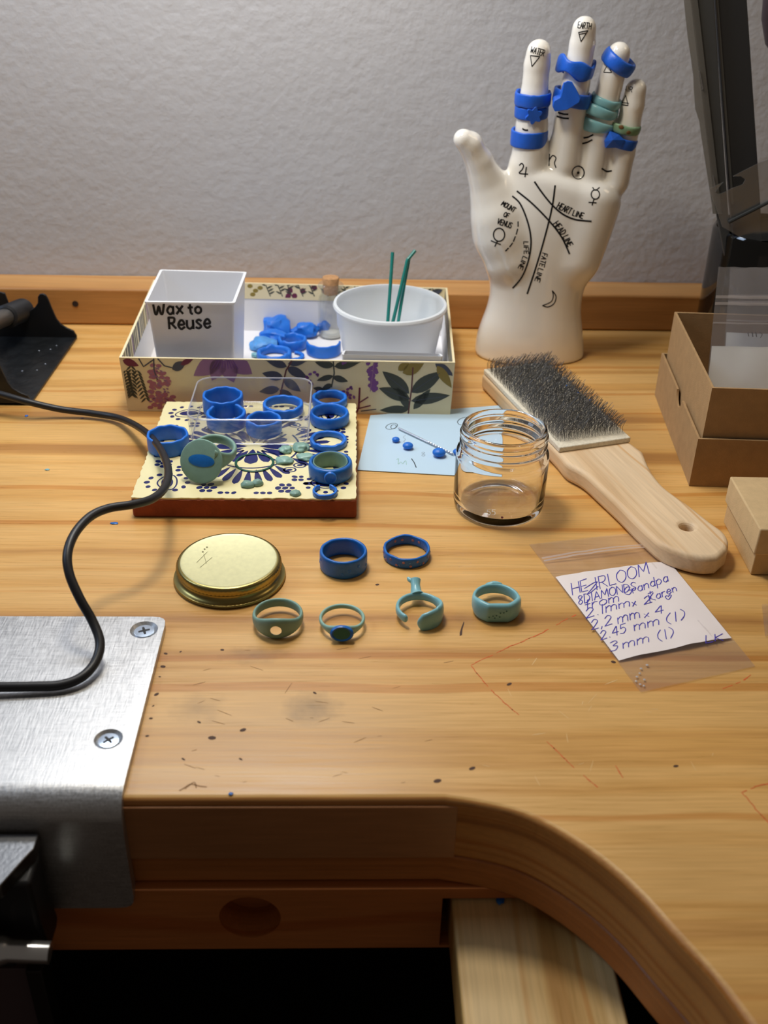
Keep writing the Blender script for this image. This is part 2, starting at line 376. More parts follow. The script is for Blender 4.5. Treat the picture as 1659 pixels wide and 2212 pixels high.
def resample(pts, step):
    out = [Vector(pts[0])]
    for a, b in zip(pts, pts[1:]):
        a, b = Vector(a), Vector(b); n = max(1, int((b - a).length / step))
        out += [a.lerp(b, (i + 1) / n) for i in range(n)]
    return out
def ribbon(mb, pts, surf, wpx, m=0, eps=8e-5, step=4.0, taper=False):
    """a pen line: picture polyline laid on the surface surf(px,py)->(point, normal)"""
    pts = resample(pts, step); q = []
    for p in pts:
        r = surf(p.x, p.y)
        if r is not None: q.append(r)
    if len(q) < 2: return
    v = []; f = []; k = len(q)
    for i, (P, n) in enumerate(q):
        t = (q[min(i + 1, k - 1)][0] - q[max(i - 1, 0)][0])
        if t.length < 1e-9: t = Vector((1, 0, 0))
        s = n.cross(t.normalized()).normalized(); w = wpx / ppm(P) / 2
        if taper: w *= .35 + .65 * math.sin(PI * (i + .3) / k)
        e = t.normalized() * w * .5 * (-1 if i == 0 else 1 if i == k - 1 else 0)
        v += [P + n * eps + s * w + e, P + n * eps - s * w + e]
    for i in range(k - 1): f.append((2 * i, 2 * i + 1, 2 * i + 3, 2 * i + 2))
    mb.add((v, f), m)
def blot(mb, pts, surf, m=0, eps=8e-5):
    v = []
    for p in pts:
        P, n = surf(p[0], p[1]); v.append(P + n * eps)
    mb.add((v, [tuple(range(len(v)))]), m)
def plane_z(z): return lambda px, py: (at(px, py, z), Vector((0, 0, 1)))
def plane_y(Y): return lambda px, py: (aty(px, py, Y), Vector((0, -1, 0)))
def oval(cx, cy, rx, ry, n=14, rot=0):
    return [(cx + rx * math.cos(a) * math.cos(rot) - ry * math.sin(a) * math.sin(rot), cy + rx * math.cos(a) * math.sin(rot) + ry * math.sin(a) * math.cos(rot)) for a in [2 * PI * i / n for i in range(n)]]

# ================================================================== THE ROOM
def wallmat():
    m = bpy.data.materials.new('painted_plaster'); m.use_nodes = True; nt = m.node_tree; b = nt.nodes['Principled BSDF']
    N = nt.nodes.new; L = nt.links.new
    b.inputs['Roughness'].default_value = .5
    tc = N('ShaderNodeTexCoord'); n = N('ShaderNodeTexNoise'); n.inputs['Scale'].default_value = 3; n.inputs['Detail'].default_value = 3
    L(tc.outputs['Object'], n.inputs['Vector'])
    cr = N('ShaderNodeValToRGB'); e = cr.color_ramp.elements; e[0].position = .35; e[0].color = srgb('#b4b4b8'); e[1].position = .65; e[1].color = srgb('#c0c0c3')
    L(n.outputs['Fac'], cr.inputs[0]); L(cr.outputs[0], b.inputs['Base Color'])
    n2 = N('ShaderNodeTexNoise'); n2.inputs['Scale'].default_value = 170; n2.inputs['Detail'].default_value = 3; n2.inputs['Roughness'].default_value = .5
    L(tc.outputs['Object'], n2.inputs['Vector'])
    bp = N('ShaderNodeBump'); bp.inputs['Strength'].default_value = .30; bp.inputs['Distance'].default_value = .0022
    L(n2.outputs['Fac'], bp.inputs['Height']); L(bp.outputs[0], b.inputs['Normal'])
    return m
WALL_Y = 0.716
structure(build('wall_back', box(-1.4, 1.4, WALL_Y, WALL_Y + .1, -.8, 1.6), wallmat()))
structure(build('floor', box(-1.4, 1.4, -1.2, WALL_Y, -.82, -.8), wood('floor_boards', '#5a4030', '#4a3325', '#38261b', 'X', freq=20)))

# ================================================================== WORKBENCH
bench = thing('workbench', 'pine jewellers workbench with curved cutout and raised back rail', 'workbench', (0, .45, -.8))
curve = [(.0317, .2513), (.045, .2485), (.0575, .2441), (.069, .236), (.080, .2247), (.0885, .2125), (.0956, .1989), (.1035, .184), (.1094, .1691), (.118, .145), (.125, .115), (.129, .08), (.13, .0)]
cv = [(p.x, p.y) for p in catmull([(x, y, 0) for x, y in curve], 5)]
outline = [(-.55, .712), (-.55, -.1), (-.34, -.1), (-.34, .12), (-.325, .19), (-.29, .235), (-.25, .2513)] + cv + [(.13, -.1), (.6, -.1), (.6, .712)]
build('bench_top', prism([(x, y, -.0283) for x, y in outline], (0, 0, .0283)), [PINE, PINE_SIDE], bench, bevel=.0022, seg=3)
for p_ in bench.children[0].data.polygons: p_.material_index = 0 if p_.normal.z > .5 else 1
def inset(d): return [(x, y + (d if y < .7 and abs(x) < .3 else 0)) for x, y in outline]
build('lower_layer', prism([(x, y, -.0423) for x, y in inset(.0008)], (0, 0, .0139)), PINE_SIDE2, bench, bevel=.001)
build('edge_facing', box(-.25, .0366, .2502, .2515, -.0282, -.003), wood('facing', '#a8744a', '#a06c42', '#946038', 'X', freq=30), bench, bevel=.0004)
rail = build('back_rail', box(-.55, .6, .686, .7155, 0.0003, .0258), PINE_RAIL, bench, bevel=.0015)
P = aty(163, 656, .686)
cut(rail, lathe([(0, -.003), (.0016, -.003), (.0016, .004), (0, .004)], 16)) if False else None
mbh = MB(); mbh.add(lathe([(.0, .0), (.0013, 0), (.0019, .0005), (.0021, .0007)], 20), 0, Matrix.Translation((P.x, .6862, P.z)) @ Matrix.Rotation(PI / 2, 4, 'X'))
build('screw_hole', mbh, mat('hole_dark', '#2a1a10', .9), bench)
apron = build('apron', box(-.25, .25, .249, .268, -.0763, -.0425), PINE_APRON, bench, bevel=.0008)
hc = aty(540, 1982, .249)
loc = WLOC[apron.name]
cyl = lathe([(0, -.03), (.0112, -.03), (.0112, .013), (0, .013)], 40)
Tm = Matrix.Translation(hc - loc) @ Matrix.Rotation(-PI / 2, 4, 'X')
cut(apron, ([Tm @ Vector(p) for p in cyl[0]], cyl[1]))
AZ = -.0495
a0 = at(975, 1930, AZ); a1 = at(1363, 2212, AZ)
cut(apron, box(a0.x - .0035 - loc.x, a1.x + .004 - loc.x, .24 - loc.y, .30 - loc.y, -.0745 - loc.z, AZ + .0015 - loc.z))
build('arm_rest', box(a0.x, a1.x - .0006, .02, .40, -.0735, AZ), PINE_ARM, bench, bevel=.0012)
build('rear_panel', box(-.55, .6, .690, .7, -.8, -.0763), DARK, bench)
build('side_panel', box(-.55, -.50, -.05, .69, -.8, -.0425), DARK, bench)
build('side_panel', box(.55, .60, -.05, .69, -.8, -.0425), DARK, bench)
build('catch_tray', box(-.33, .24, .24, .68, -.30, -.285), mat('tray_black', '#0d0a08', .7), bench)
zb = plane_z(0.0)
for pl in ([(1018, 1437), (1090, 1402), (1160, 1372), (1244, 1328)], [(1018, 1440), (1060, 1490), (1120, 1545)], [(1175, 1595), (1225, 1645), (1290, 1700)],
           [(1562, 1487), (1600, 1474), (1622, 1458)], [(1603, 1711), (1630, 1700), (1672, 1690)], [(1603, 1712), (1630, 1745), (1672, 1790)], [(1330, 1655), (1350, 1688)], [(1590, 1795), (1597, 1796)]):
    q = resample([Vector(p) for p in pl], 9); mb = MB()
    for i in range(0, len(q) - 1, 1):
        if random.random() < .82:
            j = Vector((random.uniform(-1, 1), random.uniform(-1, 1))); ribbon(mb, [q[i] + j, q[i + 1] + j], zb, random.uniform(1.5, 3), eps=5e-5)
    if mb.f: build('red_pen_line', mb, REDPEN, bench, smooth=0)
STAIN = mat('bench_stain', '#4a2f20', .7); PALE = mat('scratch_pale', '#e2c38e', .6); SCR = mat('scratch_brown', '#8a6236', .7)
mb = MB(); blot(mb, [(1002, 1342), (1003, 1346), (999, 1360), (998, 1372), (993, 1374), (993, 1367), (997, 1354)], zb, eps=5e-5)
for (x, y, r) in ((525, 1577, 5), (680, 1497, 3), (815, 1263, 3), (458, 1594, 6), (520, 1640, 3), (430, 1560, 3), (1100, 1478, 4), (1460, 1655, 4), (480, 1404, 3), (945, 1687, 6), (1020, 1660, 5), (890, 1268, 2), (1325, 1430, 4), (338, 1500, 4), (352, 1440, 4), (326, 1552, 3), (331, 1525, 2), (318, 1590, 3), (358, 1412, 3), (345, 1462, 2), (390, 1408, 2), (396, 1640, 3)):
    build('dark_mark', mb, STAIN, bench, smooth=0); mb = MB()
    blot(mb, oval(x, y, r * 1.5, r * .7, 9, random.uniform(-.5, .5)), zb, eps=5e-5)
build('dark_mark', mb, STAIN, bench, smooth=0)
mb = MB()
for (x0, y0, n) in ((415, 1700, 4),):
    ribbon(mb, catmull([(388, 1708), (398, 1702), (412, 1694), (430, 1698), (446, 1700)], 5), zb, 3, eps=5e-5)
    ribbon(mb, catmull([(400, 1704), (410, 1696), (420, 1690), (424, 1702)], 5), zb, 2.4, eps=5e-5)
for i in range(30):
    x = random.uniform(370, 1000); y = random.uniform(1400, 1700); a = random.uniform(-.4, .4) if random.random() < .8 else random.uniform(-1.4, 1.4); l = random.uniform(8, 34)
    build('scratch', mb, SCR, bench, smooth=0); mb = MB()
    ribbon(mb, [(x, y), (x + l * math.cos(a), y + l * math.sin(a))], zb, random.uniform(.8, 1.8), eps=5e-5, taper=True)
build('scratch', mb, SCR, bench, smooth=0)
mb = MB()
for i in range(40):
    x = random.uniform(1000, 1600); y = random.uniform(1380, 1900); a = random.uniform(-1.4, 1.4); l = random.uniform(6, 30)
    p = at(x, y)
    if p.y < .26 and p.x < .13: continue
    mb = MB(); ribbon(mb, [(x, y), (x + l * math.cos(a), y + l * math.sin(a))], zb, random.uniform(.8, 1.6), eps=5e-5, taper=True)
    build('pale_scratch', mb, PALE, bench, smooth=0)

# ================================================================== METAL BRACKET (bench pin mount)
def brushed():
    m = mat('brushed_aluminium', '#c4c5c8', .36, metal=.85); nt = m.node_tree; b = nt.nodes['Principled BSDF']; N = nt.nodes.new; L = nt.links.new
    tc = N('ShaderNodeTexCoord'); hs = []
    for rot, sc in ((.9, (1500, 160, 1500)), (-.5, (1500, 200, 1500)), (.2, (180, 1400, 1400))):
        mp = N('ShaderNodeMapping'); mp.inputs['Rotation'].default_value = (0, 0, rot); mp.inputs['Scale'].default_value = sc
        n = N('ShaderNodeTexNoise'); n.inputs['Scale'].default_value = 1; n.inputs['Detail'].default_value = 3
        L(tc.outputs['Object'], mp.inputs[0]); L(mp.outputs[0], n.inputs['Vector']); hs.append(n.outputs['Fac'])
    a = N('ShaderNodeMath'); a.operation = 'ADD'; L(hs[0], a.inputs[0]); L(hs[1], a.inputs[1])
    a2 = N('ShaderNodeMath'); a2.operation = 'ADD'; L(a.outputs[0], a2.inputs[0]); L(hs[2], a2.inputs[1])
    r = N('ShaderNodeMapRange'); r.inputs[1].default_value = 1.1; r.inputs[2].default_value = 1.9; r.inputs[3].default_value = .34; r.inputs[4].default_value = .48
    L(a2.outputs[0], r.inputs[0]); L(r.outputs[0], b.inputs['Roughness'])
    cr = N('ShaderNodeMapRange'); cr.inputs[1].default_value = 1.1; cr.inputs[2].default_value = 1.9; cr.inputs[3].default_value = .40; cr.inputs[4].default_value = .56
    L(a2.outputs[0], cr.inputs[0]); L(cr.outputs[0], b.inputs['Base Color'])
    bp = N('ShaderNodeBump'); bp.inputs['Strength'].default_value = .16; bp.inputs['Distance'].default_value = .0003; L(a2.outputs[0], bp.inputs['Height']); L(bp.outputs[0], b.inputs['Normal'])
    return m
ALU = brushed()
brk = thing('metal_bracket', 'brushed metal mounting plate screwed over the bench edge at left', 'bracket', (-.16, .30, 0.0002))
xr = -.0765; xl = -.30; T3 = .0034
prof = []                                    # (y, z) along the outer skin, back to bottom
prof += [(.3485, T3)]
for i in range(0, 9):
    a = PI / 2 * i / 8; prof.append((.2562 - .0098 * math.sin(a), T3 - .0098 * (1 - math.cos(a))))
prof += [(.2464, -.02), (.2464, -.049)]
inner = [(.3485, .0002)]
for i in range(0, 9):
    a = PI / 2 * i / 8; inner.append((.2562 - .0052 * math.sin(a), .0002 - .0064 * (1 - math.cos(a))))
inner += [(.2508, -.02), (.2508, -.049)]
def rx(k, n):                                # right edge with rounded corners at both ends
    y, z = prof[k]
    return xr
v = []; f = []
cols = [xl, xr - .006, xr - .003, xr - .0012, xr - .0003, xr]
pull = [0, 0, .0004, .0014, .0030, .006]
n = len(prof)
for ci, x in enumerate(cols):
    for k in range(n):
        for (lst) in (prof, inner):
            y, z = lst[k]
            if k == 0: y -= pull[ci]
            if k == n - 1: z += pull[ci]
            v.append((x, y, z))
def vi(c, k, s): return c * 2 * n + 2 * k + s
for c in range(len(cols) - 1):
    for k in range(n - 1):
        f.append((vi(c, k, 0), vi(c + 1, k, 0), vi(c + 1, k + 1, 0), vi(c, k + 1, 0)))
        f.append((vi(c, k, 1), vi(c, k + 1, 1), vi(c + 1, k + 1, 1), vi(c + 1, k, 1)))
    f.append((vi(c, 0, 0), vi(c, 0, 1), vi(c + 1, 0, 1), vi(c + 1, 0, 0)))
    f.append((vi(c, n - 1, 0), vi(c + 1, n - 1, 0), vi(c + 1, n - 1, 1), vi(c, n - 1, 1)))
for c in (0, len(cols) - 1):
    for k in range(n - 1): f.append((vi(c, k, 0), vi(c, k + 1, 0), vi(c, k + 1, 1), vi(c, k, 1)))
plate = build('plate', (v, f), ALU, brk, smooth=30)
SCREW = mat('zinc_screw', '#c9d6e6', .22, metal=1)
for (px, py, rot) in ((311, 1360, .35), (234, 1596, .75)):
    p = at(px, py, T3); r = 27 / ppm(p) if py < 1500 else 28 / ppm(p)
    lp = WLOC[plate.name]
    q = p - lp
    bowl = lathe([(0, -.00135), (r * .80, -.00135), (r * 1.15, .0002), (r * 1.15, .002), (0, .002)], 48, q)
    cut(plate, bowl)
    sc = MB().add(lathe([(0, -.0014), (r * .78, -.0014), (r * .80, -.0009), (r * .77, -.00065), (r * .4, -.0005), (0, -.00045)], 48, p))
    so = build('screw', sc, SCREW, brk)
    lw = r * .12; le = r * .46; A = rot; d1 = Vector((math.cos(A), math.sin(A), 0)); d2 = Vector((-d1.y, d1.x, 0)); c0 = p + Vector((0, 0, -.00040))
    cross = MB()
    for d, e in ((d1, d2), (d2, d1)):
        cross.add(([c0 + d * le + e * lw * .7, c0 + e * lw, c0 - d * le + e * lw * .7, c0 - d * le - e * lw * .7, c0 - e * lw, c0 + d * le - e * lw * .7], [(0, 1, 2, 3, 4, 5)]))
        c0 = c0 + Vector((0, 0, 2e-5))
    build('cross_recess', cross, mat('recess_dark', '#101216', .6), so, smooth=0)

# anvil clamp hanging on the bracket
cl = thing('bench_clamp', 'dark steel bench pin clamp with chrome lever below the metal bracket', 'clamp', (-.13, .235, -.10))
pts = [(at(x, y, -.0095)) for x, y in ((88, 1788), (73, 1833), (58, 1848), (0, 1913))]
pts = [Vector((pts[0].x, .2452, -.0095)), pts[1], pts[2], pts[3], Vector((-.16, .21, -.0095)), Vector((-.16, .2452, -.0095))]
build('steel_anvil', prism([p - Vector((0, 0, .006)) for p in pts], (0, 0, .006)), mat('ground_steel', '#77787a', .35, metal=1, bump=.1, bscale=700), cl, bevel=.0004)
q = [(88, 1835), (108, 1925), (126, 1975), (124, 1998), (56, 2002)]
v3 = [aty(x, y, .243) for x, y in q]
build('clamp_body', prism([Vector((-.17, .243, v3[0].z))] + v3 + [Vector((-.17, .243, v3[-1].z))], (0, -.014, 0)), BLACKM, cl, bevel=.0015)
q = [aty(x, y, .238) for x, y in ((55, 2000), (52, 2036), (0, 2036))]
build('clamp_foot', prism([Vector((-.17, .238, q[0].z))] + q[:2] + [Vector((-.17, .238, q[1].z))], (0, -.01, 0)), BLACKM, cl, bevel=.001)
L0 = aty(-40, 2052, .222); L1 = aty(108, 2058, .222)
build('chrome_lever', tube([L0, L0.lerp(L1, .3), L0.lerp(L1, .36), L0.lerp(L1, .42), L1], [.0048, .0048, .0042, .0036, .0036], 20), mat('satin_chrome', '#d5d8dc', .22, metal=.9), cl)
q0 = aty(60, 2078, .24); q1 = aty(95, 2212, .24)
build('clamp_post', box(q0.x, q0.x + .006, .236, .244, -.15, q0.z), mat('dark_iron', '#2a2624', .5, metal=.6), cl, bevel=.0006)
build('back_plate', box(-.20, q0.x - .001, .240, .243, -.15, q0.z - .004), mat('dull_purple_plate', '#4a3c40', .6), cl, bevel=.0004)

# ================================================================== PATTERNED TILE
tx0, tx1, ty0, ty1, TZ = -.1062, .0020, .4325, .5405, .011
tile = thing('ceramic_tile', 'square terracotta tile with blue folk pattern on cream glaze', 'tile', ((tx0 + tx1) / 2, (ty0 + ty1) / 2, 0))
TERRA = mat('terracotta', '#8e4426', .85, bump=.3, bscale=500, var=.12, vscale=150)
GLAZE = mat('cream_glaze', '#e9dfae', .22, var=.03, vscale=40, coat=.2)
COBALT = mat('cobalt_glaze', '#23275f', .25, var=.12, vscale=300)
tp = []
for (x, y, sx, sy) in ((tx0, ty0, 1, 1), (tx1, ty0, -1, 1), (tx1, ty1, -1, -1), (tx0, ty1, 1, -1)):
    r = .0015
    for k in range(4):
        t = k / 3 if (sx * sy > 0) else 1 - k / 3
        tp.append((x + sx * r * (1 - math.sin(t * PI / 2)) if True else x, y + sy * r * (1 - math.cos(t * PI / 2)), 0))
ctr = Vector(((tx0 + tx1) / 2, (ty0 + ty1) / 2, 0))
tp.sort(key=lambda p: math.atan2(p[1] - ctr.y, p[0] - ctr.x))
build('clay_body', prism([(p[0], p[1], .0002) for p in tp], (0, 0, TZ - .0009)), TERRA, tile, bevel=.0008)
gp = []
for i in range(len(tp)):
    a, b = Vector(tp[i]), Vector(tp[(i + 1) % len(tp)]); kk = max(1, int((b - a).length / .0016))
    for j in range(kk):
        p = a.lerp(b, j / kk); d = (ctr - p).normalized(); p = p + d * max(0, noise.noise(p * 420) * .0011 + .0003); gp.append((p.x, p.y, TZ - .0008))
build('glaze', prism(gp, (0, 0, .0008)), GLAZE, tile, smooth=30)
mb = MB(); sT = .108; tc0 = ctr + Vector((0, 0, TZ))
def tshape(pts):
    mb.add(([tc0 + Vector((p[0] * sT, p[1] * sT, 4e-5)) for p in pts], [tuple(range(len(pts)))]))
def drop(cx, cy, ang, L, w, n=9):
    """leaf-like brush stroke starting at c, round end outward"""
    d = Vector((math.cos(ang), math.sin(ang))); s = Vector((-d.y, d.x)); o = Vector((cx, cy)); up = []; dn = []
    for i in range(n + 1):
        t = i / n; ww = 1.3 * w * (t ** .75) * math.sqrt(max(0, 1 - t ** 4)) * .75
        up.append(o + d * L * t + s * ww); dn.append(o + d * L * t - s * ww)
    tshape([tuple(p) for p in up + dn[::-1][1:-1]])
def tdot(cx, cy, r=.0095):
    r *= 1.45
    tshape(oval(cx, cy, r * random.uniform(.9, 1.25), r * random.uniform(.85, 1.1), 10, random.uniform(0, 3)))
def tline(pts, w, closed=False):
    P2 = catmull([Vector((p[0], p[1], 0)) for p in pts], 6, closed)
    if closed: P2.append(P2[0])
    v = []; f = []; k = len(P2)
    for i, p in enumerate(P2):
        t = (P2[min(i + 1, k - 1)] - P2[max(i - 1, 0)]).normalized(); s = Vector((-t.y, t.x, 0))
        for sg in (1, -1): v.append(tc0 + (p + s * sg * w / 2) * sT + Vector((0, 0, 4e-5)))
    for i in range(k - 1): f.append((2 * i, 2 * i + 1, 2 * i + 3, 2 * i + 2))
    mb.add((v, f))
for q in range(4):                            # centre rosette
    A = q * PI / 2
    drop(.03 * math.cos(A), .03 * math.sin(A), A, .15, .05)
    for da in (-.42, .42): drop(.05 * math.cos(A + da), .05 * math.sin(A + da), A + da * 1.2, .13, .035)
    for da in (-.8, .8): tline([(.06 * math.cos(A + da), .06 * math.sin(A + da)), (.14 * math.cos(A + da * .8), .14 * math.sin(A + da * .8)), (.2 * math.cos(A + da * .9), .2 * math.sin(A + da * .9))], .012)
    for k in range(-4, 5):                    # fan of petals towards each edge
        a = A + k * .135; r0 = .24 - abs(k) * .004; L = .15 - abs(k) * .010
        drop(r0 * math.cos(a), r0 * math.sin(a), a + k * .05, L, .026)
    tline([(.22 * math.cos(A + k * .15), .22 * math.sin(A + k * .15)) for k in range(-4, 5)], .010)
    for sg in (-1, 1):                        # scrolls beside the fan
        a = A + sg * .68; c = Vector((.30 * math.cos(a), .30 * math.sin(a)))
        tline([c + Vector((.028 * math.cos(t), .022 * math.sin(t))) for t in [i * PI / 4 for i in range(8)]], .008, True)
        tshape(oval(c.x, c.y, .014, .010, 10))
    a = A + PI / 4; c = Vector((.51 * math.cos(a), .51 * math.sin(a))); d = Vector((math.cos(a), math.sin(a)))
    tshape(oval(c.x, c.y, .048, .027, 14, a + .9)); drop(c.x - .01 * d.x, c.y - .01 * d.y, a + .9 + PI, .10, .022)
    tline([c + Vector((math.cos(t) * (.066 + .02 * math.sin(t)) * math.cos(a + .9) - .044 * math.sin(t) * math.sin(a + .9), math.cos(t) * (.066 + .02 * math.sin(t)) * math.sin(a + .9) + .044 * math.sin(t) * math.cos(a + .9))) for t in [i * PI / 5 for i in range(10)]], .007, True)
    for k in range(12):
        t = k * PI / 6; (abs(c.x + .092 * math.cos(t)) < .475 and abs(c.y + .08 * math.sin(t)) < .475) and tdot(c.x + .092 * math.cos(t), c.y + .08 * math.sin(t), .0085)
    for sg in (-1, 1):                        # dot diamonds between fan and corner
        u = Vector((math.cos(A), math.sin(A))); s = Vector((-u.y, u.x)) * sg
        for (i, j) in ((0, 0), (1, 0), (2, 0), (.5, 1), (1.5, 1), (.5, -1), (1.5, -1)):
            p = u * (.405 + j * .028) + s * (.145 + i * .032); tdot(p.x, p.y, .0095)
        for (i, j) in ((0, 0), (1, 0), (0, 1), (1, 1)):
            p = u * (.30 + j * .028) + s * (.215 + i * .03); tdot(p.x, p.y, .0085)
        for k in range(3): p = u * .45 + s * (.05 + k * .03); tdot(p.x, p.y, .008)
build('blue_pattern', mb, COBALT, tile, smooth=0)

# ================================================================== WAX RINGS
def lay(px, hw, pyt, pyb, zb):
    """a ring lying flat: middle px, half width, rows of its top-rim centre and of its front foot -> centre, radius, height"""
    r = .012
    for _ in range(6):
        p = at(px, pyb, zb); c = Vector((p.x, p.y + r, zb)); r = hw / ppm(c + Vector((0, 0, .004)))
        h = zfor(c.x, c.y, pyt) - zb
    c.x = at(px, proj(c)[1], zb).x
    return c, r, h
def wob(th, k, s): return noise.noise(Vector((math.cos(th) * k, math.sin(th) * k, s)))
def band(r, t, h, e=.55, bulge=0, rough=.0003, seed=0, tilt=0, front=0):
    def fn(th):
        hz = h / 2 + rough * wob(th, 2.5, seed) + front * h / 2 * math.sin(-th)
        zc = hz + tilt * math.cos(th)
        return r - t / 2 - .0 + rough * .5 * wob(th, 1.5, seed + 5), t / 2 * (1 + bulge), zc, hz, e
    return fn
rings_group = 'carved blue wax rings on and around the tile'
def flat_ring(name, label, px, hw, pyt, pyb, zb, m=BLUE, t=.0020, e=.5, bulge=0, rough=.00035, seed=0, group=None, rot=0, fn=None, front=0, th=(0, 2 * PI), hmax=None):
    c, r, h = lay(px, hw, pyt, pyb, zb)
    if hmax: h = min(h, hmax)
    f = fn(r, h) if fn else band(r, t, h, e, bulge, rough, seed, front=front)
    T = Matrix.Translation(c + Vector((0, 0, 1e-4))) @ Matrix.Rotation(rot, 4, 'Z')
    o = build(name, ringmesh(f, th[0], th[1]), m, smooth=60, T=T)
    return tag(o, label, 'ring', group), c, r, h

gT = 'blue wax rings on the tile'
flat_ring('wax_ring', 'wide blue wax ring on the tile edge half behind the black cable', 365, 45, 937, 990, TZ, seed=1, group=gT, t=.0016)
flat_ring('wax_ring', 'wide plain blue wax ring at the rear right tile corner, farthest from the jar', 712, 38, 856, 890, TZ, seed=2, group=gT)
flat_ring('wax_ring', 'tall smooth rounded blue wax ring, middle of the column along the right tile edge', 712, 42.5, 888, 931, TZ, seed=3, e=.8, t=.0021, rough=.0001, group=gT)
flat_ring('wax_ring', 'narrower blue wax ring in front of the rounded one on the right of the tile', 709, 40, 947, 978, TZ, seed=4, group=gT)
# rings in the clear box
CBZ = TZ + .0014
gB = 'blue wax rings in the clear box'
flat_ring('wax_ring', 'large tapered blue wax ring at the back left inside the clear box', 483, 43.5, 852, 908, CBZ, seed=6, group=gB, t=.0017)
flat_ring('wax_ring', 'blue wax ring at the front left inside the clear box', 490, 43, 889, 937, CBZ, seed=7, group=gB)
flat_ring('wax_ring', 'low wide blue wax ring at the back right inside the clear box', 612, 44, 870, 908, CBZ, seed=8, group=gB)
flat_ring('wax_ring', 'smallest blue wax ring in the clear box, near its front wall', 571, 39, 903, 951, CBZ, seed=9, group=gB, e=.7)

# big two-tone ring with a stone hole
c, r, h = lay(714, 47.5, 995, 1049, TZ)
h = min(h, .0135)
big = thing('signet_ring', 'large blue wax ring with green inside and a round stone hole on the tile', 'ring', c + Vector((0, 0, 1e-4)))
T = Matrix.Translation(c + Vector((0, 0, 1e-4)))
build('blue_shell', ringmesh(lambda th: (r - .0011, .0011 + .0004 * max(0, -math.sin(th)), h / 2, h / 2, .7)), BLUE_D, big, smooth=60, T=T)
build('green_lining', ringmesh(lambda th: (r - .0026, .0005, h / 2 + .0002, h / 2 - .0004 + .0009 * max(0, math.sin(th)), .8)), GREEN_D, big, smooth=60, T=T)
sm = MB().add(lathe([(0, .0000), (.0020, .0000), (.0024, .0003), (.0027, .0005), (.0030, .0002), (.0032, -.0006)], 28), 0, Matrix.Translation(c + Vector((.0002, -r - .00042, h * .56))) @ Matrix.Rotation(PI / 2, 4, 'X'))
build('stone_seat', sm, BLUE, big)
# little broken ring
flat_ring('broken_ring', 'small snapped open blue wax ring on the front edge of the tile', 702, 27, 1058, 1081, TZ, t=.0012, seed=11, th=(math.radians(120), math.radians(425)), rough=.0002)
# dark green thin ring
flat_ring('thin_ring', 'thin dark green wax ring lying in the middle of the tile', 550, 43, 998, 1021, TZ, m=FOREST, t=.0013, e=.9, rough=.0001, seed=12, hmax=.0022)

# green signet with oval face on its edge
p0 = at(438, 1040, TZ)
sg = thing('signet_ring', 'green wax signet ring standing with its round face towards the cable', 'ring', (p0.x, p0.y + .008, TZ))
fr = 48 / ppm(p0)                            # face radius
fc = p0 + Vector((0, .001, fr * .98))
N0 = Vector((-.22, -.90, .40)).normalized()
Q = N0.to_track_quat('Z', 'Y').to_matrix().to_4x4()
fz = MB().add(lathe([(0, -.0042), (fr * .55, -.0040), (fr * .88, -.0020), (fr * 1.0, 0.0002), (fr * .97, .0009), (fr * .9, .0011), (0, .0012)], 56), 0, Matrix.Translation(fc) @ Q)
build('face', fz, GREEN_D, sg, smooth=50)
fz = MB().add(lathe([(0, .0014), (.0040, .00138), (.0056, .0012)], 40), 0, Matrix.Translation(fc + N0 * .00008 + Vector((.0004, 0, .0004))) @ Q @ Matrix.Diagonal((1.2, .55, 1, 1)))
build('blue_inlay', fz, BLUE_D, sg)
hoop_c = fc + Vector((.0058, .0096, .0008)); ax = Vector((.12, -.12, 1)).normalized(); rad = .0094
X = (fc - hoop_c); X = (X - ax * X.dot(ax)).normalized(); Y = ax.cross(X)
Tm = Matrix((X, Y, ax)).transposed().to_4x4(); Tm.translation = hoop_c
def shank(th):
    k = max(0, math.cos(th)); return (rad, .0011 + .0010 * k ** 2, 0.0008, .0026 + .0046 * k ** 1.3, .8)
build('shank', MB().add(ringmesh(shank, math.radians(33), math.radians(327)), 0, Tm), GREEN_D, sg, smooth=60)
# blobs of green wax
gbl = 'green wax offcuts on the tile'
for i, (px, py, rx, ry, rz, am, lab) in enumerate(((618, 975, 15, 11, 8, .35, 'curled pale green wax lump next to the clear box, rear left of its cluster'), (650, 970, 17, 14, 9, .4, 'rear right pale green wax lump in the cluster beside the narrow blue ring'),
        (660, 990, 20, 11, 7, .3, 'flat pale green wax lump touching the narrow blue ring'), (614, 998, 20, 12, 8, .3, 'smooth pale green wax lump nearest the dark green ring'),
        (545, 1049, 22, 9, 6, .45, 'double-lobed green wax drip in front of the dark green ring'), (638, 1068, 12, 9, 6, .2, 'single small round green wax drip near the front tile edge'))):
    p = at(px, py, TZ); s = 1 / ppm(p)
    m_ = MB().add(ellipsoid((0, 0, 0), (rx * s, ry * s * 1.3, rz * s), 22, 14, am, i * 3.1))
    if i == 4: m_ = MB().add(ellipsoid((-.0022, -.0006, 0), (.0034, .0026, .0022), 20, 12, .2, 2)).add(ellipsoid((.0024, .0008, .0002), (.0029, .0022, .0020), 20, 12, .2, 5))
    m_.v = [(x, y, max(z, -rz * s * .45)) for x, y, z in m_.v]; lo = min(q[2] for q in m_.v)
    m_.v = [(x + p.x, y + p.y, z - lo + TZ + 1e-4) for x, y, z in m_.v]
    tag(build('wax_lump', m_, GREEN if i < 4 else GREEN_D, smooth=80), lab, 'wax', gbl)

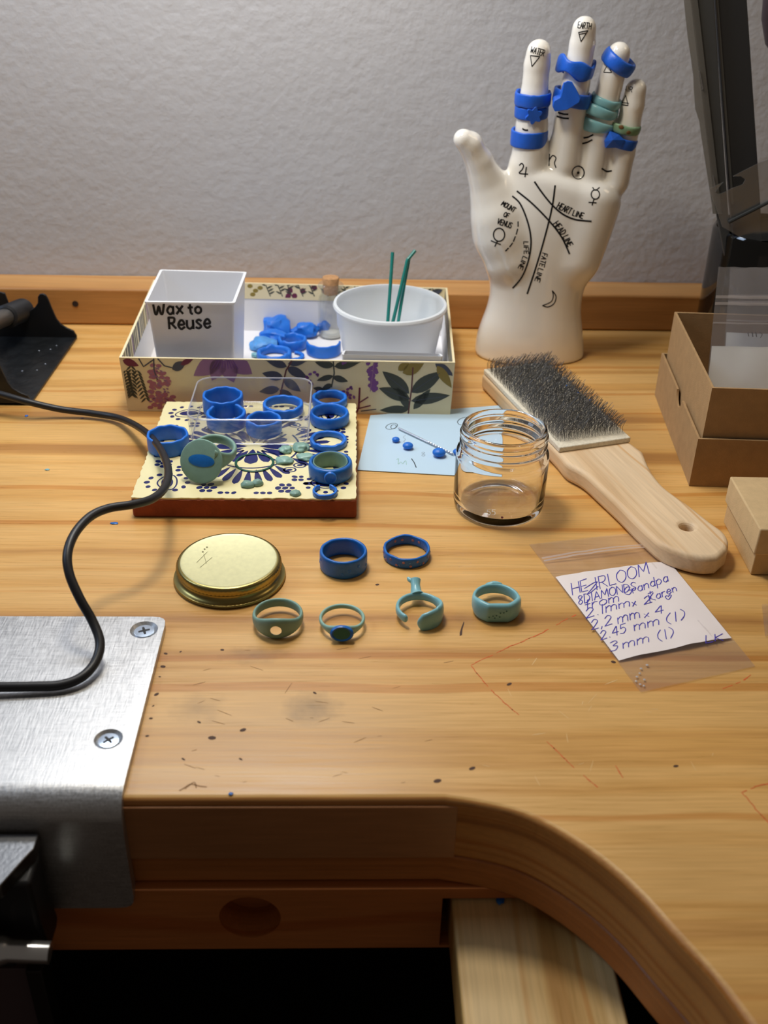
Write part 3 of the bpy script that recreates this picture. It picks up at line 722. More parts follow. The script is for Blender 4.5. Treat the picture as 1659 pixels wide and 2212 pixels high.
# ------------------------------------------------------------------ clear box on the tile
cbx = thing('clear_box', 'low clear plastic box with rounded corners holding four blue rings on the tile', 'box', (-.055, .513, TZ))
bx0, bx1, by0, by1, bz1 = -.0868, -.0226, .4862, .5408, TZ + .0152
def rr_loop(x0, x1, y0, y1, r, z, n=6):
    L = []
    for (cx, cy, a0) in ((x1 - r, y0 + r, -PI / 2), (x1 - r, y1 - r, 0), (x0 + r, y1 - r, PI / 2), (x0 + r, y0 + r, PI)):
        for i in range(n + 1):
            a = a0 + PI / 2 * i / n; L.append((cx + r * math.cos(a), cy + r * math.sin(a), z))
    return L
def tray(loops):
    v = []; f = []; n = len(loops[0])
    for l in loops: v += l
    for i in range(len(loops) - 1):
        for j in range(n): f.append((i * n + j, i * n + (j + 1) % n, (i + 1) * n + (j + 1) % n, (i + 1) * n + j))
    f.append(tuple(range(n - 1, -1, -1))); f.append(tuple((len(loops) - 1) * n + j for j in range(n)))
    return v, f
z0 = TZ + .0002; tk = .0009
def lp(d, z, r=.009): return rr_loop(bx0 + d, bx1 - d, by0 + d, by1 - d, r - d, z)
CLEAR = film('clear_styrene', (.975, .975, .985), .03, .12, .05, (.85, .85, .92))
build('tray', tray([lp(.0022, z0), lp(.0012, z0 + .0006), lp(.0006, z0 + .002), lp(0, bz1 - .0008), lp(.0003, bz1), lp(tk, bz1), lp(tk + .0006, z0 + .0022), lp(.0030, z0 + .0010)]), CLEAR, cbx, smooth=50)
LIP = film('clear_rim', (.95, .95, .97), .38, .3, .08, (.9, .9, .97))
rim = lp(.0004, bz1); build('rim', tube(catmull(rim, 1, True) + [Vector(rim[0])], .00045, 8), LIP, cbx)
be = lp(.0014, z0 + .0006); build('base_edge', tube(catmull(be, 1, True) + [Vector(be[0])], .0003, 8), LIP, cbx)

# ================================================================== FLORAL BOX AND ITS CONTENTS
fb = thing('floral_box', 'open cream paper box with printed flowers and leaves behind the tile', 'box', (-.037, .615, 0))
bc = [Vector((-.1303, .5503, .0002)), Vector((.0566, .5484, .0002)), Vector((.0612, .6700, .0002)), Vector((-.1325, .6790, .0002))]
tcn = [Vector((-.1318, .5495, .0337)), Vector((.0576, .5476, .0335)), Vector((.0624, .6720, .0345)), Vector((-.1340, .6805, .0345))]
cen = sum(bc, Vector()) / 4
def inn(p, d, z=None):
    q = cen.copy(); q.z = p.z; e = (q - p); r = p + Vector((math.copysign(d, e.x), math.copysign(d, e.y), 0))
    if z is not None: r.z = z
    return r
ob = bc; ot = tcn; it = [inn(p, .0013) for p in tcn]; ib = [inn(p, .0016, .0016) for p in bc]
v = ob + ot + it + ib
f = [(3, 2, 1, 0), (12, 13, 14, 15)]; fm = [0, 1]
for i in range(4):
    j = (i + 1) % 4
    f += [(i, j, 4 + j, 4 + i), (4 + i, 4 + j, 8 + j, 8 + i), (8 + i, 8 + j, 12 + j, 12 + i)]; fm += [0, 0, 1]
m_ = MB(); m_.v = [tuple(x) for x in v]; m_.f = f; m_.m = fm
build('box_shell', m_, [CREAM, mat('white_box_lining', '#e2e0e0', .6)], fb, smooth=0)
# printed border folded over the inside of the back wall
def face4(A, B, Cc, D, s, t): return A.lerp(B, s).lerp(D.lerp(Cc, s), t)
LEAF = mat('print_dark_leaf', '#43463c', .6); LEAF2 = mat('print_slate_leaf', '#4a4d5c', .6); MAUVE = mat('print_mauve', '#9a6f94', .6)
PINK = mat('print_pink', '#a86a80', .6); PURP = mat('print_purple', '#7d4a8f', .6); OLIVE = mat('print_olive', '#8f7a35', .6); WINE = mat('print_wine', '#6d2745', .6); STEM = mat('print_stem', '#6a3838', .6)
PRN = [CREAM, LEAF, LEAF2, MAUVE, PINK, PURP, OLIVE, WINE, STEM]
def quadsurf(A, B, Cc, D):
    n = (B - A).cross(D - A).normalized()
    if n.dot(CAM - A) < 0: n = -n
    def s(px, py):
        d = ray(px, py); k = (A - CAM).dot(n) / d.dot(n); return CAM + d * k, n
    return s
fs = quadsurf(bc[0], bc[1], tcn[1], tcn[0])
def bound(pts):                              # keep print inside the front face
    out = []
    for p in pts:
        x, y = p[0], p[1]
        top = 771.5 + (x - 258) * .0182; bot = 884 + (x - 280) * .0172
        y = min(max(y, top + 1.5), bot - 1.5)
        fr_ = (y - top) / (bot - top); x = min(max(x, 261 + fr_ * 20), 980 - fr_ * 9)
        out.append((x, y))
    return out
def leaf(mbx, surf, b, t, w, m, eps=8e-5, clip=None, n=8):
    b = Vector(b); t = Vector(t); d = t - b; s = Vector((-d.y, d.x)).normalized(); up = []; dn = []
    for i in range(n + 1):
        k = i / n; ww = w * math.sin(PI * k ** .8) ** .9 if 0 < k < 1 else 0
        up.append(b + d * k + s * ww); dn.append(b + d * k - s * ww)
    q = [tuple(p) for p in up + dn[::-1][1:-1]]
    if clip: q = clip(q)
    blot(mbx, q, surf, m, eps)
pm = MB()
E1, E2 = 6e-5, 1.1e-4
def line(p, w, m, e=E2): ribbon(pm, bound(p), fs, w, m, eps=e, step=6)
for x0, y0, a, L in ((283, 790, 1.5, 60), (272, 800, 1.35, 50), (296, 800, 1.25, 62)):   # rosemary at the left
    for i in range(9):
        t = i / 8; px, py = x0 + math.cos(a) * L * t, y0 + math.sin(a) * L * t
        for sg in (-1, 1): leaf(pm, fs, (px, py), (px + sg * 11, py + 11), 2.1, 1, E1, bound)
for i in range(60):                          # pink lupin
    t = random.random(); x = 337 + t * 18 + random.uniform(-1, 1) * (12 + 26 * t * (1 - .3 * t)); y = 786 + t * 96
    blot(pm, bound(oval(x, y, 6.5, 4, 8, random.uniform(-.4, .4))), fs, 4, E1 + random.random() * 3e-5)
for i in range(60):
    t = random.random(); x = 337 + t * 18 + random.uniform(-1, 1) * (10 + 22 * t); y = 790 + t * 90
    blot(pm, bound(oval(x, y, 3.2, 1.6, 7, .4)), fs, 3, E2)
line([(332, 775), (333, 800), (340, 820)], 3, 2); line([(341, 775), (355, 790), (378, 796)], 3, 2); line([(300, 775), (310, 792), (330, 778)], 3, 2)
leaf(pm, fs, (372, 798), (402, 782), 10, 2, E1, bound); leaf(pm, fs, (390, 788), (420, 772), 6, 7, E2, bound); leaf(pm, fs, (265, 778), (300, 790), 8, 7, E1, bound)
for b, t, w in (((480, 770), (418, 812), 20), ((480, 772), (458, 822), 18), ((486, 772), (505, 826), 20), ((490, 770), (545, 808), 20)): leaf(pm, fs, b, t, w, 3, E1, bound)
for k in range(9): line([(470 + k * 4, 777), (458 + k * 7, 796)], 1.6, 5)
line([(630, 778), (618, 800), (606, 850), (590, 870)], 3.2, 8)
for b, t, w in (((620, 792), (572, 775), 9), ((620, 794), (664, 816), 10), ((612, 816), (566, 806), 10), ((612, 818), (650, 846), 10), ((604, 840), (560, 846), 9), ((604, 842), (640, 868), 9), ((622, 786), (664, 778), 8)): leaf(pm, fs, b, t, w, 2, E1, bound)
line([(720, 780), (722, 806), (716, 836)], 3, 1)
for b, t, w in (((721, 790), (680, 782), 9), ((722, 792), (780, 780), 10), ((720, 812), (684, 822), 6), ((719, 814), (752, 824), 7), ((717, 830), (694, 842), 6), ((700, 842), (676, 838), 5)): leaf(pm, fs, b, t, w, 1, E1, bound)
for x, y in ((672, 826), (684, 806), (744, 780), (748, 852), (756, 838), (690, 846), (738, 846), (760, 858), (668, 812)): 
    for k in range(3): blot(pm, bound(oval(x + random.uniform(-5, 5), y + random.uniform(-5, 5), 4.2, 3, 7, random.uniform(0, 3))), fs, 5, E2)
for i in range(26):                          # hanging purple spray
    t = i / 25; blot(pm, bound(oval(806 + random.uniform(-12, 12) * (1 - .5 * t), 782 + t * 60, 6, 5, 6, random.uniform(0, 3))), fs, 5, E1 + i * 1e-6)
line([(808, 780), (800, 845)], 1.5, 3)
line([(777, 838), (775, 880), (770, 896)], 4, 7); line([(776, 870), (795, 858)], 3, 7); line([(776, 882), (800, 876)], 3, 7); line([(780, 888), (812, 884)], 2.5, 2)
for b, t, w, m in (((884, 850), (826, 802), 15, 1), ((888, 848), (958, 802), 15, 1), ((886, 862), (818, 838), 13, 1), ((888, 866), (972, 854), 12, 1), ((884, 884), (820, 886), 9, 1), ((884, 884), (858, 836), 9, 1), ((893, 884), (930, 840), 9, 1),
                   ((870, 806), (916, 784), 13, 6), ((860, 800), (884, 782), 8, 6), ((944, 790), (976, 838), 10, 6), ((940, 784), (980, 812), 9, 2)): leaf(pm, fs, b, t, w, m, E1 + (2e-5 if m == 6 else 0), bound)
line([(892, 794), (889, 840), (882, 893)], 3, 8)
for b, t in (((884, 850), (832, 808)), ((888, 848), (950, 806)), ((886, 862), (826, 842)), ((888, 866), (964, 856))): line([b, t], 1.2, 2)
build('front_print', pm, PRN, fb, smooth=0)
# back wall: printed fold-over band along the top
bs_b = [it[3].lerp(ib[3], 0), it[2].lerp(ib[2], 0)]
pm = MB(); A = it[3] + Vector((0, -.0001, 0)); B = it[2] + Vector((0, -.0001, 0)); A2 = it[3].lerp(ib[3], .32) + Vector((0, -.0002, 0)); B2 = it[2].lerp(ib[2], .32) + Vector((0, -.0002, 0))
pm.add(([A, B, B2, A2], [(0, 1, 2, 3)]), 0)
bsf = quadsurf(A2, B2, B, A)
def bband(pts): return [(min(max(x, 300), 958), min(max(y, 613 + (x - 533) * .027), 641 + (x - 533) * .027)) for x, y in pts]
for x, y in ((540, 618), (552, 628), (546, 636), (562, 622)): blot(pm, bband(oval(x, y, 6, 4.5, 9)), bsf, 6, E1)
for x, y, a in ((622, 622, .8), (640, 634, 2.2), (648, 626, .4), (700, 624, 1.2), (628, 636, 2.6), (672, 618, .3)): leaf(pm, bsf, (x, y), (x + 14 * math.cos(a), y + 14 * math.sin(a)), 6, 7, E1, bband)
for k in range(16):
    x = 575 + k * 24 + random.uniform(-6, 6); ribbon(pm, bband([(x, 616), (x + 10, 640)]), bsf, 2, 1, eps=E1, step=6)
    for q in range(4): leaf(pm, bsf, (x + q * 2.5, 617 + q * 6), (x + q * 2.5 + random.choice((-12, 12)), 611 + q * 6), 1.8, 1, E2, bband)
for x, y in ((780, 622), (860, 628), (930, 630), (400, 618)): leaf(pm, bsf, (x, y + 6), (x + 26, y - 4), 7, 2, E1, bband)
build('rear_fold_print', pm, PRN, fb, smooth=0)
# side walls: leaves on the folded inside strips
for name, i, j, px0, sgn in (('left_fold_print', 3, 0, 0, 1), ('right_fold_print', 2, 1, 0, -1)):
    pm = MB(); A, B = it[i], it[j]; A2 = it[i].lerp(ib[i], .36); B2 = it[j].lerp(ib[j], .36); off = Vector((sgn * .00015, 0, 0))
    pm.add(([A + off, B + off, B2 + off, A2 + off], [(0, 1, 2, 3)]), 0)
    for k in range(26):
        s0 = k / 26 + random.uniform(0, .02); s1 = min(1, s0 + .035); o2 = off * 1.7
        p = [A.lerp(B, s0), A.lerp(B, min(1, s0 + .018)), A2.lerp(B2, s1), A2.lerp(B2, s1 - .016)]
        pm.add(([x + o2 for x in p], [(0, 1, 2, 3)]), random.choice((1, 2, 2, 1, 5, 6)))
    build(name, pm, PRN, fb, smooth=0)

# white square cup "wax to reuse"
FZ = .0019
cup = thing('square_cup', 'tall white square plastic cup with black handwriting in the floral box', 'cup', (-.095, .582, FZ))
HT = .0625; rt = [aty(315, 650, .5585), aty(505, 654, .5585)]; HT = (rt[0].z + rt[1].z) / 2
rb = [at(530, 588, HT), at(348, 583, HT)]
rimq = [Vector((rt[0].x, .5585, HT)), Vector((rt[1].x, .5585, HT)), Vector((rb[0].x, rb[0].y, HT)), Vector((rb[1].x, rb[1].y, HT))]
cq = sum(rimq, Vector()) / 4
botq = [Vector((cq.x + (p.x - cq.x) * .86, cq.y + .0005 + (p.y - cq.y) * .84, FZ)) for p in rimq]
def rq(q, r, inset_, z=None):
    out = []; c_ = sum(q, Vector()) / 4; n = 4
    for i in range(4):
        p = q[i] + (c_ - q[i]).normalized() * inset_ * 1.41; a = (q[i - 1] - q[i]).normalized(); b = (q[(i + 1) % 4] - q[i]).normalized()
        for k in range(n + 1):
            t = k / n; x = p + a * r * (1 - t) ** 2 + b * r * t ** 2
            if z is not None: x.z = z
            out.append(tuple(x))
    return out
build('cup_body', tray([rq(botq, .002, .0006), rq([p.lerp(t, .02) for p, t in zip(botq, rimq)], .0022, 0), rq([p.lerp(t, .985) for p, t in zip(botq, rimq)], .0018, 0), rq(rimq, .0016, -.0008, HT - .001), rq(rimq, .0016, -.0008, HT), rq(rimq, .0014, .0008, HT),
    rq([p.lerp(t, .9) for p, t in zip(botq, rimq)], .0014, .0011), rq(botq, .0014, .0020, FZ + .0014)]), WHITE, cup, smooth=35)
cs = quadsurf(botq[0], botq[1], rimq[1], rimq[0])
mb = MB()
for t, a, b, h in (('w', (332, 679), (355, 678), 34), ('ax', (361, 679), (395, 677), 27), ('to', (408, 679), (435, 676), 24)):
    for s in glyphs(t, a, b, h, gap=2.5): ribbon(mb, s, cs, 5.2, eps=1.5e-4, step=3)
for t, a, b, h in (('R', (366, 710), (380, 709), 24), ('euse', (385, 711), (455, 708), 30)):
    for s in glyphs(t, a, b, h, gap=2): ribbon(mb, s, cs, 5.4, eps=1.5e-4, step=3)
build('handwriting', mb, mat('black_marker', '#12131c', .6), cup, smooth=0)

# translucent round tub with green wax wires
TUBM = mat('milky_polypropylene', '#e6ebf0', .32, sss=.5, sssr=.006)
tbm = TUBM.node_tree.nodes['Principled BSDF']; tbm.inputs['Transmission Weight'].default_value = .12
TH = .0475; tcx = at(843, 653, TH); tub = thing('round_tub', 'round translucent white tub with three green wires in the floral box', 'tub', (tcx.x, tcx.y, FZ))
RR = 124 / ppm(tcx); rbm = RR * .76
T = Matrix.Translation((tcx.x, tcx.y, FZ)); hh = TH - FZ
build('tub_body', MB().add(lathe([(0, 0), (rbm - .001, 0), (rbm, .001), (RR * .90, hh * .66), (RR * .925, hh * .70), (RR * .945, hh - .003), (RR - .0004, hh - .0028), (RR, hh - .0016), (RR - .0006, hh - .0002), (RR - .0022, hh), (RR * .935, hh - .001), (RR * .905, hh * .70), (RR * .88, hh * .66), (rbm - .0012, .0016), (0, .0014)], 80), 0, T), TUBM, tub, smooth=40)
build('residue', MB().add(ellipsoid((0, 0, 0), (.0012, .0004, .0007)), 0, Matrix.Translation((tcx.x - .010, tcx.y + RR * .93, TH - .005))), mat('brown_residue', '#9a7432', .6), tub)
WIRE = mat('green_wire_wax', '#1f7a72', .35)
gW = 'green wax wires in the round tub'
for lab, top, mid, bot in (('single straight green wax wire standing at left in the tub', (848, 545), (843, 620), (838, 689)),
                           ('bent-tipped green wax wire, the taller of the crossing pair in the tub', (897, 541), (880, 562), (850, 690)),
                           ('green wax wire leaning right behind the bent one in the tub', (884, 556), (874, 610), (861, 690))):
    yb = tcx.y - .004; yt = tcx.y + .012
    P0 = Vector(aty(*bot, yb)); Pt = aty(*top, yt); Pm = aty(*mid, yb + (yt - yb) * .5 if 'bent' not in lab else yt - .003)
    dirn = (P0 - Pm).normalized(); dirn = dirn if dirn.z < -.2 else Vector((0, 0, -1)); Pb = P0 + dirn * ((P0.z - FZ - .0017) / -dirn.z)
    if 'bent' in lab: q = [Pb, P0, Pm.lerp(P0, .08), Pm, Pm.lerp(Pt, .3), Pt]
    else: q = [Pb, P0, Pm, Pt]
    q = catmull(q, 6) if 'bent-tipped' not in lab else [Pb, P0] + catmull(q[2:], 5)
    tag(build('wax_wire', tube(q, .00105, 8), WIRE), lab, 'wire', gW)

# shallow white tray, front right of the box
ty = .557; A = aty(738, 756, .5585); B = aty(955, 763, .5585)
p0 = Vector((A.x, .5515, 0)); sh = thing('small_tray', 'low white plastic tray in the front right corner of the floral box', 'tray', ((A.x + B.x) / 2, .56, FZ))
zt = .0362; bk = at(742, 757, zt); bk2 = at(953, 764, zt)
q_t = [Vector((bk.x - .001, .5512, zt)), Vector((bk2.x + .0008, .5500, zt)), Vector((bk2.x, bk2.y, zt)), Vector((bk.x, bk.y, zt))]
cq = sum(q_t, Vector()) / 4; q_b = [Vector((cq.x + (p.x - cq.x) * .93, cq.y + (p.y - cq.y) * .7, FZ)) for p in q_t]
build('tray_body', tray([rq(q_b, .001, 0), rq(q_t, .0012, -.0000, zt - .0008), rq(q_t, .0012, 0), rq(q_t, .001, .0008), rq(q_b, .0008, .001, FZ + .0012)]), WHITE, sh, smooth=35)

# glass vial with cork
vp = at(715, 722, FZ + .001); vial = thing('corked_vial', 'small glass vial with cork stopper behind the round tub', 'vial', (vp.x, vp.y, FZ))
vr = 27 / ppm(vp); vh = zfor(vp.x, vp.y, 607) - FZ - .0012
T = Matrix.Translation((vp.x, vp.y, FZ + .0001)); wl = .0009
VG = film('vial_glass', (.96, .965, .965), .03, .16, .03, (.9, .92, .92))
build('glass_body', MB().add(lathe([(0, 0), (vr * .85, 0), (vr, .0012), (vr, vh * .66), (vr * .9, vh * .74), (vr * .74, vh * .80), (vr * .74, vh * .9), (vr * .98, vh * .93), (vr * 1.0, vh * .965), (vr * .9, vh * .99), (vr * .62, vh * .985), (vr * .62, vh * .80), (vr * .85, vh * .70), (vr - wl, vh * .6), (vr - wl, .003), (0, .0025)], 40), 0, T), VG, vial, smooth=50)
build('glass_base', MB().add(lathe([(0, .0004), (vr * .84, .0004), (vr * .84, .0022), (vr * .5, .0028), (0, .0030)], 36), 0, T), mat('frosted_glass_base', '#d9d7cc', .2), vial)
build('cork', MB().add(lathe([(0, vh * .80), (vr * .55, vh * .80), (vr * .66, vh * 1.085), (vr * .62, vh * 1.1), (0, vh * 1.105)], 28), 0, T), CORK, vial)

# blue wax scraps in the box
gS = 'wax scraps loose in the floral box'
def scrap_ring(lab, px, hw, pyt, pyb, seed, m=BLUE, **k):
    return flat_ring('wax_ring', lab, px, hw, pyt, pyb, k.pop('zb', FZ), m=m, seed=seed, group=gS, **k)
scrap_ring('blue wax ring lying against the front wall of the floral box', 593, 38, 758, 790, 21, t=.0030, e=.8, rough=.0006, hmax=.0075)
scrap_ring('blue wax ring lying on the scraps in the middle of the floral box', 632, 32, 729, 762, 22, t=.0026, e=.8, rough=.0005, hmax=.010)
scrap_ring('half blue wax ring lying right of the front ring in the floral box', 632, 26, 766, 782, 23, t=.0028, e=.8, th=(math.radians(-120), math.radians(80)), hmax=.006)
scrap_ring('front half of a wide blue wax ring standing by the small white tray', 699, 37.5, 737, 776, 24, t=.0016, e=.5, rough=.0004, th=(math.radians(176), math.radians(364)))
def chunk(lab, px, py, rx, ry, rz, seed, m=BLUE, rot=0, zb=None, n=3):
    p = at(px, py, FZ); s = 1 / ppm(p); rnd = random.Random(seed); mm = MB()
    bm = bmesh.new(); bmesh.ops.create_icosphere(bm, subdivisions=n, radius=1)
    for v_ in bm.verts:
        d = v_.co.copy(); k = 1 + .35 * noise.noise(d * 1.4 + Vector((seed, 0, 0))); v_.co = Vector((round(d.x * k * 3.2) / 3.2 * .5 + d.x * k * .5, d.y * k, d.z * k))
        v_.co = Vector((v_.co.x * rx * s, v_.co.y * ry * s * 1.6, v_.co.z * rz * s))
    vs = [Matrix.Rotation(rot, 3, 'Z') @ v_.co for v_ in bm.verts]; fsx = [tuple(q.index for q in f_.verts) for f_ in bm.faces]; bm.free()
    zz = min(q.z for q in vs) * .75; vs = [Vector((q.x + p.x, q.y + p.y, max(q.z, zz) - zz + (zb or FZ) + 1e-4)) for q in vs]
    return tag(build('wax_scrap', (vs, fsx), m, smooth=28), lab, 'wax', gS)
chunk('faceted lump of blue wax rearmost left in the scrap heap', 599, 722, 32, 20, 22, 3)
chunk('pale blue wax shavings at the left end of the scrap heap', 570, 751, 32, 17, 13, 9, mat('pale_blue_wax', '#4f90cf', .45, sss=.2, var=.15, vscale=300))
chunk('blue wax slab with a white edge behind the middle ring', 660, 727, 27, 11, 17, 5)
chunk('lump of mid blue wax under the shavings in the scrap heap', 590, 740, 30, 12, 17, 14)
chunk('little pale green wax crumb at the front left of the scrap heap', 551, 770, 8, 5, 5, 17, TURQ)
chunk('small blue wax piece beside the foot of the vial', 700, 718, 15, 7, 13, 22)
scrap_ring('green wax ring piece lying behind the blue scraps', 655, 26, 703, 716, 31, m=GREEN_D, t=.0022, e=.8, th=(math.radians(-10), math.radians(190)), hmax=.006)

# ================================================================== BLUE CARD, BEADS, DRILL
cd_q = [at(772, 1017), at(984, 1029), at(1085, 1024), at(1085, 877), at(800, 899)]
card = thing('paper_card', 'pale blue paper sheet with pencil marks under the beads and jar', 'paper', (.045, .52, 0))
CARDM = mat('pale_blue_paper', '#b9d2e4', .75)
build('sheet', prism([Vector((p.x, p.y, .0003)) for p in cd_q], (0, 0, .0003)), CARDM, card, smooth=0)
ps = plane_z(.0006); mb = MB()
for rx_, ry_, o_ in ((13, 6, (0, 0)), (6, 4.5, (4, 1))): ribbon(mb, oval(846 + o_[0], 921 + o_[1], rx_, ry_, 18, -.25) + [oval(846 + o_[0], 921 + o_[1], rx_, ry_, 18, -.25)[0]], ps, 1.3, step=3)
ribbon(mb, oval(1003, 910, 15, 8, 18, -.2) + [oval(1003, 910, 15, 8, 18, -.2)[0]], ps, 1.5, step=3)
ribbon(mb, [(889, 991), (895, 1000), (899, 1010)], ps, 2.0, step=3)
build('ink_drawing', mb, INK, card, smooth=0)
mb = MB()
for s in glyphs('8', (911, 986), (919, 985), 9): ribbon(mb, s, ps, .9, step=3)
ribbon(mb, catmull([(873, 962), (877, 958), (872, 954), (876, 949), (871, 945), (876, 940)], 4), ps, .9, step=3)
build('pencil_note', mb, mat('pencil_grey', '#8d99a3', .7), card, smooth=0)
mb = MB(); ribbon(mb, catmull([(857, 993), (861, 991), (860, 1003), (866, 998), (870, 1002), (876, 995), (878, 1004)], 4), ps, 1.1, step=3)
build('green_note', mb, mat('faint_green_ink', '#8fb9ab', .7), card, smooth=0)
gb = 'blue wax beads on the paper'
for px, py, r, lab in ((855, 953, 8.5, 'smallest blue wax bead, nearest the oval pencil drawing'), (881, 968, 11.5, 'middle blue wax bead on the pale blue paper'), (948, 984, 14.5, 'largest blue wax bead just below the drill bit'), (988, 980, 10, 'blue wax bead at the drill tip, half hidden by the jar')):
    p = at(px, py, .001); s = r / ppm(p)
    tag(build('wax_bead', ellipsoid((p.x, p.y, .0007 + s * .62), (s, s * .95, s * .62), 24, 14), BLUE, smooth=180), lab, 'bead', gb)
d0 = at(861, 925, .0016); d1 = at(981, 982, .0016); dv = (d1 - d0); dl = dv.length; dn = dv.normalized()
db = thing('drill_bit', 'tiny twist drill bit lying across the pale blue paper', 'drill bit', d0.lerp(d1, .5) - Vector((0, 0, .001)))
build('smooth_shank', tube([d0, d0.lerp(d1, .55)], .00055, 12), STEEL, db)
tw = []; n = 60
v = []; f = []
for i in range(n + 1):
    t = i / n; p = d0.lerp(d1, .55 + .45 * t); u = dn.cross(Vector((0, 0, 1))).normalized(); w = u.cross(dn); r0 = .00055 * (1 if t < .93 else (1 - t) / .07 + .05)
    for j in range(8):
        a = 2 * PI * j / 8; rr2 = r0 * (1 - .55 * abs(math.cos(a)) ** 3); A = a + t * 16
        v.append(p + (u * math.cos(A) + w * math.sin(A)) * rr2 * 1.1)
for i in range(n):
    for j in range(8): f.append((i * 8 + j, i * 8 + (j + 1) % 8, (i + 1) * 8 + (j + 1) % 8, (i + 1) * 8 + j))
build('fluted_tip', (v, f), STEEL, db, smooth=30)

# ================================================================== GLASS JAR
jb = at(1075, 1143); jr = .02265; jc = Vector((at(1075, 1090).x, jb.y + jr - .0004, .0002)); jt = .0465
jt = zfor(jc.x, jc.y, 921)
jar = thing('glass_jar', 'small empty clear glass jar with threaded neck in front of the brush', 'jar', jc)
s = jt / .0465
prof = [(0, .0012), (.0150, .0009), (.0190, .0000), (.0212, .0006), (.0222, .0024), (.0226, .0050), (.0226, .0310 * s), (.0222, .0328 * s), (.0208, .0338 * s), (.0202, .0345 * s), (.0202, .0362 * s), (.0212, .0372 * s), (.0212, .0382 * s), (.0203, .0390 * s), (.0203, .0402 * s), (.0213, .0412 * s), (.0213, .0424 * s), (.0205, .0432 * s), (.0206, .0448 * s), (.0202, .0460 * s), (.0192, .0465 * s), (.0182, .0460 * s), (.0178, .0445 * s), (.0178, .0350 * s), (.0192, .0325 * s), (.0202, .0305 * s), (.0204, .0280 * s), (.0204, .0075), (.0196, .0045), (.0170, .0034), (.010, .0033), (0, .0036)]
build('glass_body', MB().add(lathe(prof, 96), 0, Matrix.Translation(jc)), GLASS, jar, smooth=50)
mb = MB(); js = plane_z(.0042)
for st in glyphs('55', (1052, 1112), (1070, 1112), 11): ribbon(mb, st, js, 1.6, step=3, eps=1e-4)
st = at(1085, 1122, .0042); 
build('embossed_number', mb, mat('embossed_glass', '#d8d4cc', .2), jar, smooth=0)
tag(build('red_gem', MB().add(lathe([(0, 0), (.0006, .0005), (.0006, .0008), (.0003, .001), (0, .001)], 8), 0, Matrix.Translation((st.x, st.y + .0015, .0042))), mat('garnet', '#7a1230', .08, trans=.4), smooth=0), 'tiny dark red stone on the bottom inside the glass jar', 'gemstone')

# ================================================================== GOLD LID
lc = at(498, 1240); lr = 119.5 / ppm(lc); lc = Vector((lc.x, at(498, 1318).y + lr, .0002)); lh = zfor(lc.x, lc.y, 1210 - 1)
lid = thing('jar_lid', 'round gold metal jar lid lying left of the rings', 'lid', lc)
rt_ = 112 / ppm(lc + Vector((0, 0, lh)))
v = []; f = []; n = 160
pr = [(lr - .0014, .0006), (lr - .0004, .0001), (lr, .0008), (lr - .0003, .0015), (lr - .0014, .0018), (rt_ - .0010, .0028), (rt_ - .0012, .0044), (rt_ - .0002, .0052), (rt_ + .0001, lh * .62), (rt_, lh * .86), (rt_ - .0006, lh * .96), (rt_ - .0014, lh - .0001), (rt_ - .0026, lh - .0002)]
for k, (r_, z_) in enumerate(pr):
    for j in range(n):
        a = 2 * PI * j / n; kk = .00022 * (1 if j % 2 else -1) if k in (8, 9) else 0
        v.append((lc.x + (r_ + kk) * math.cos(a), lc.y + (r_ + kk) * math.sin(a), lc.z + z_))
for k in range(len(pr) - 1):
    for j in range(n): f.append((k * n + j, k * n + (j + 1) % n, (k + 1) * n + (j + 1) % n, (k + 1) * n + j))
build('skirt', (v, f), GOLD_S, lid, smooth=50)
LIDTOP = mat('gold_lacquer_top', '#dcd8a8', .42, metal=.25, var=.05, vscale=500)
build('top_disc', MB().add(lathe([(0, lh - .0010), (rt_ - .0015, lh - .0010), (rt_ - .0012, lh - .0004), (rt_ - .0020, lh + .0001), (rt_ - .0032, lh - .00025), (0, lh - .0003)], 96), 0, Matrix.Translation(lc)), LIDTOP, lid, smooth=40)
mb = MB(); ls = plane_z(lc.z + lh - .0002)
for (x, y) in ((442, 1186), (447, 1182), (438, 1192)): blot(mb, oval(x, y, 2.2, 1.4, 7), ls, 0, 6e-5)
for a_, b_ in (((425, 1215), (448, 1192)), ((432, 1226), (458, 1204)), ((446, 1218), (440, 1196))): ribbon(mb, [a_, b_], ls, .8, eps=6e-5)
build('scratch_marks', mb, mat('lid_scratch', '#7a744c', .5), lid, smooth=0)

# ================================================================== RINGS ON THE BENCH
def pits(parent, c, r, spots, m, rad=.0006, rr=1.0):
    mm = MB()
    for (deg, z) in spots:
        a = math.radians(deg); d = Vector((math.cos(a), math.sin(a), 0)); p = c + d * (r * rr) + Vector((0, 0, z))
        q = d.to_track_quat('Z', 'Y').to_matrix().to_4x4()
        mm.add(lathe([(0, -.0001), (rad * .6, -.00003), (rad, .00012), (rad * 1.2, 0)], 14), 0, Matrix.Translation(p) @ q)
    return mm
PIT = mat('pitted_blue_wax', '#4f79a8', .5); PINKPIT = mat('pink_pit', '#a8737a', .5)
c, r, h = lay(742, 51.5, 1188, 1253, 0)
ra = thing('wax_ring', 'wide blue wax ring with faint stone pits right of the gold lid', 'ring', c + Vector((0, 0, 1e-4)), 'finished wax rings in the bench front row')
build('band', ringmesh(band(r, .0017, h, .5, 0, .00012, 41)), BLUE_D, ra, smooth=60, T=Matrix.Translation(c + Vector((0, 0, 1e-4))))
build('stone_pit', pits(ra, c, r, ((-75, h * .5), (-50, h * .62), (-20, h * .4), (-160, h * .7), (-178, h * .35), (-92, h * .3)), PIT, .0007), BLUE, ra)
c, r, h = lay(878, 51, 1182, 1230, 0); h = min(h, .0078)
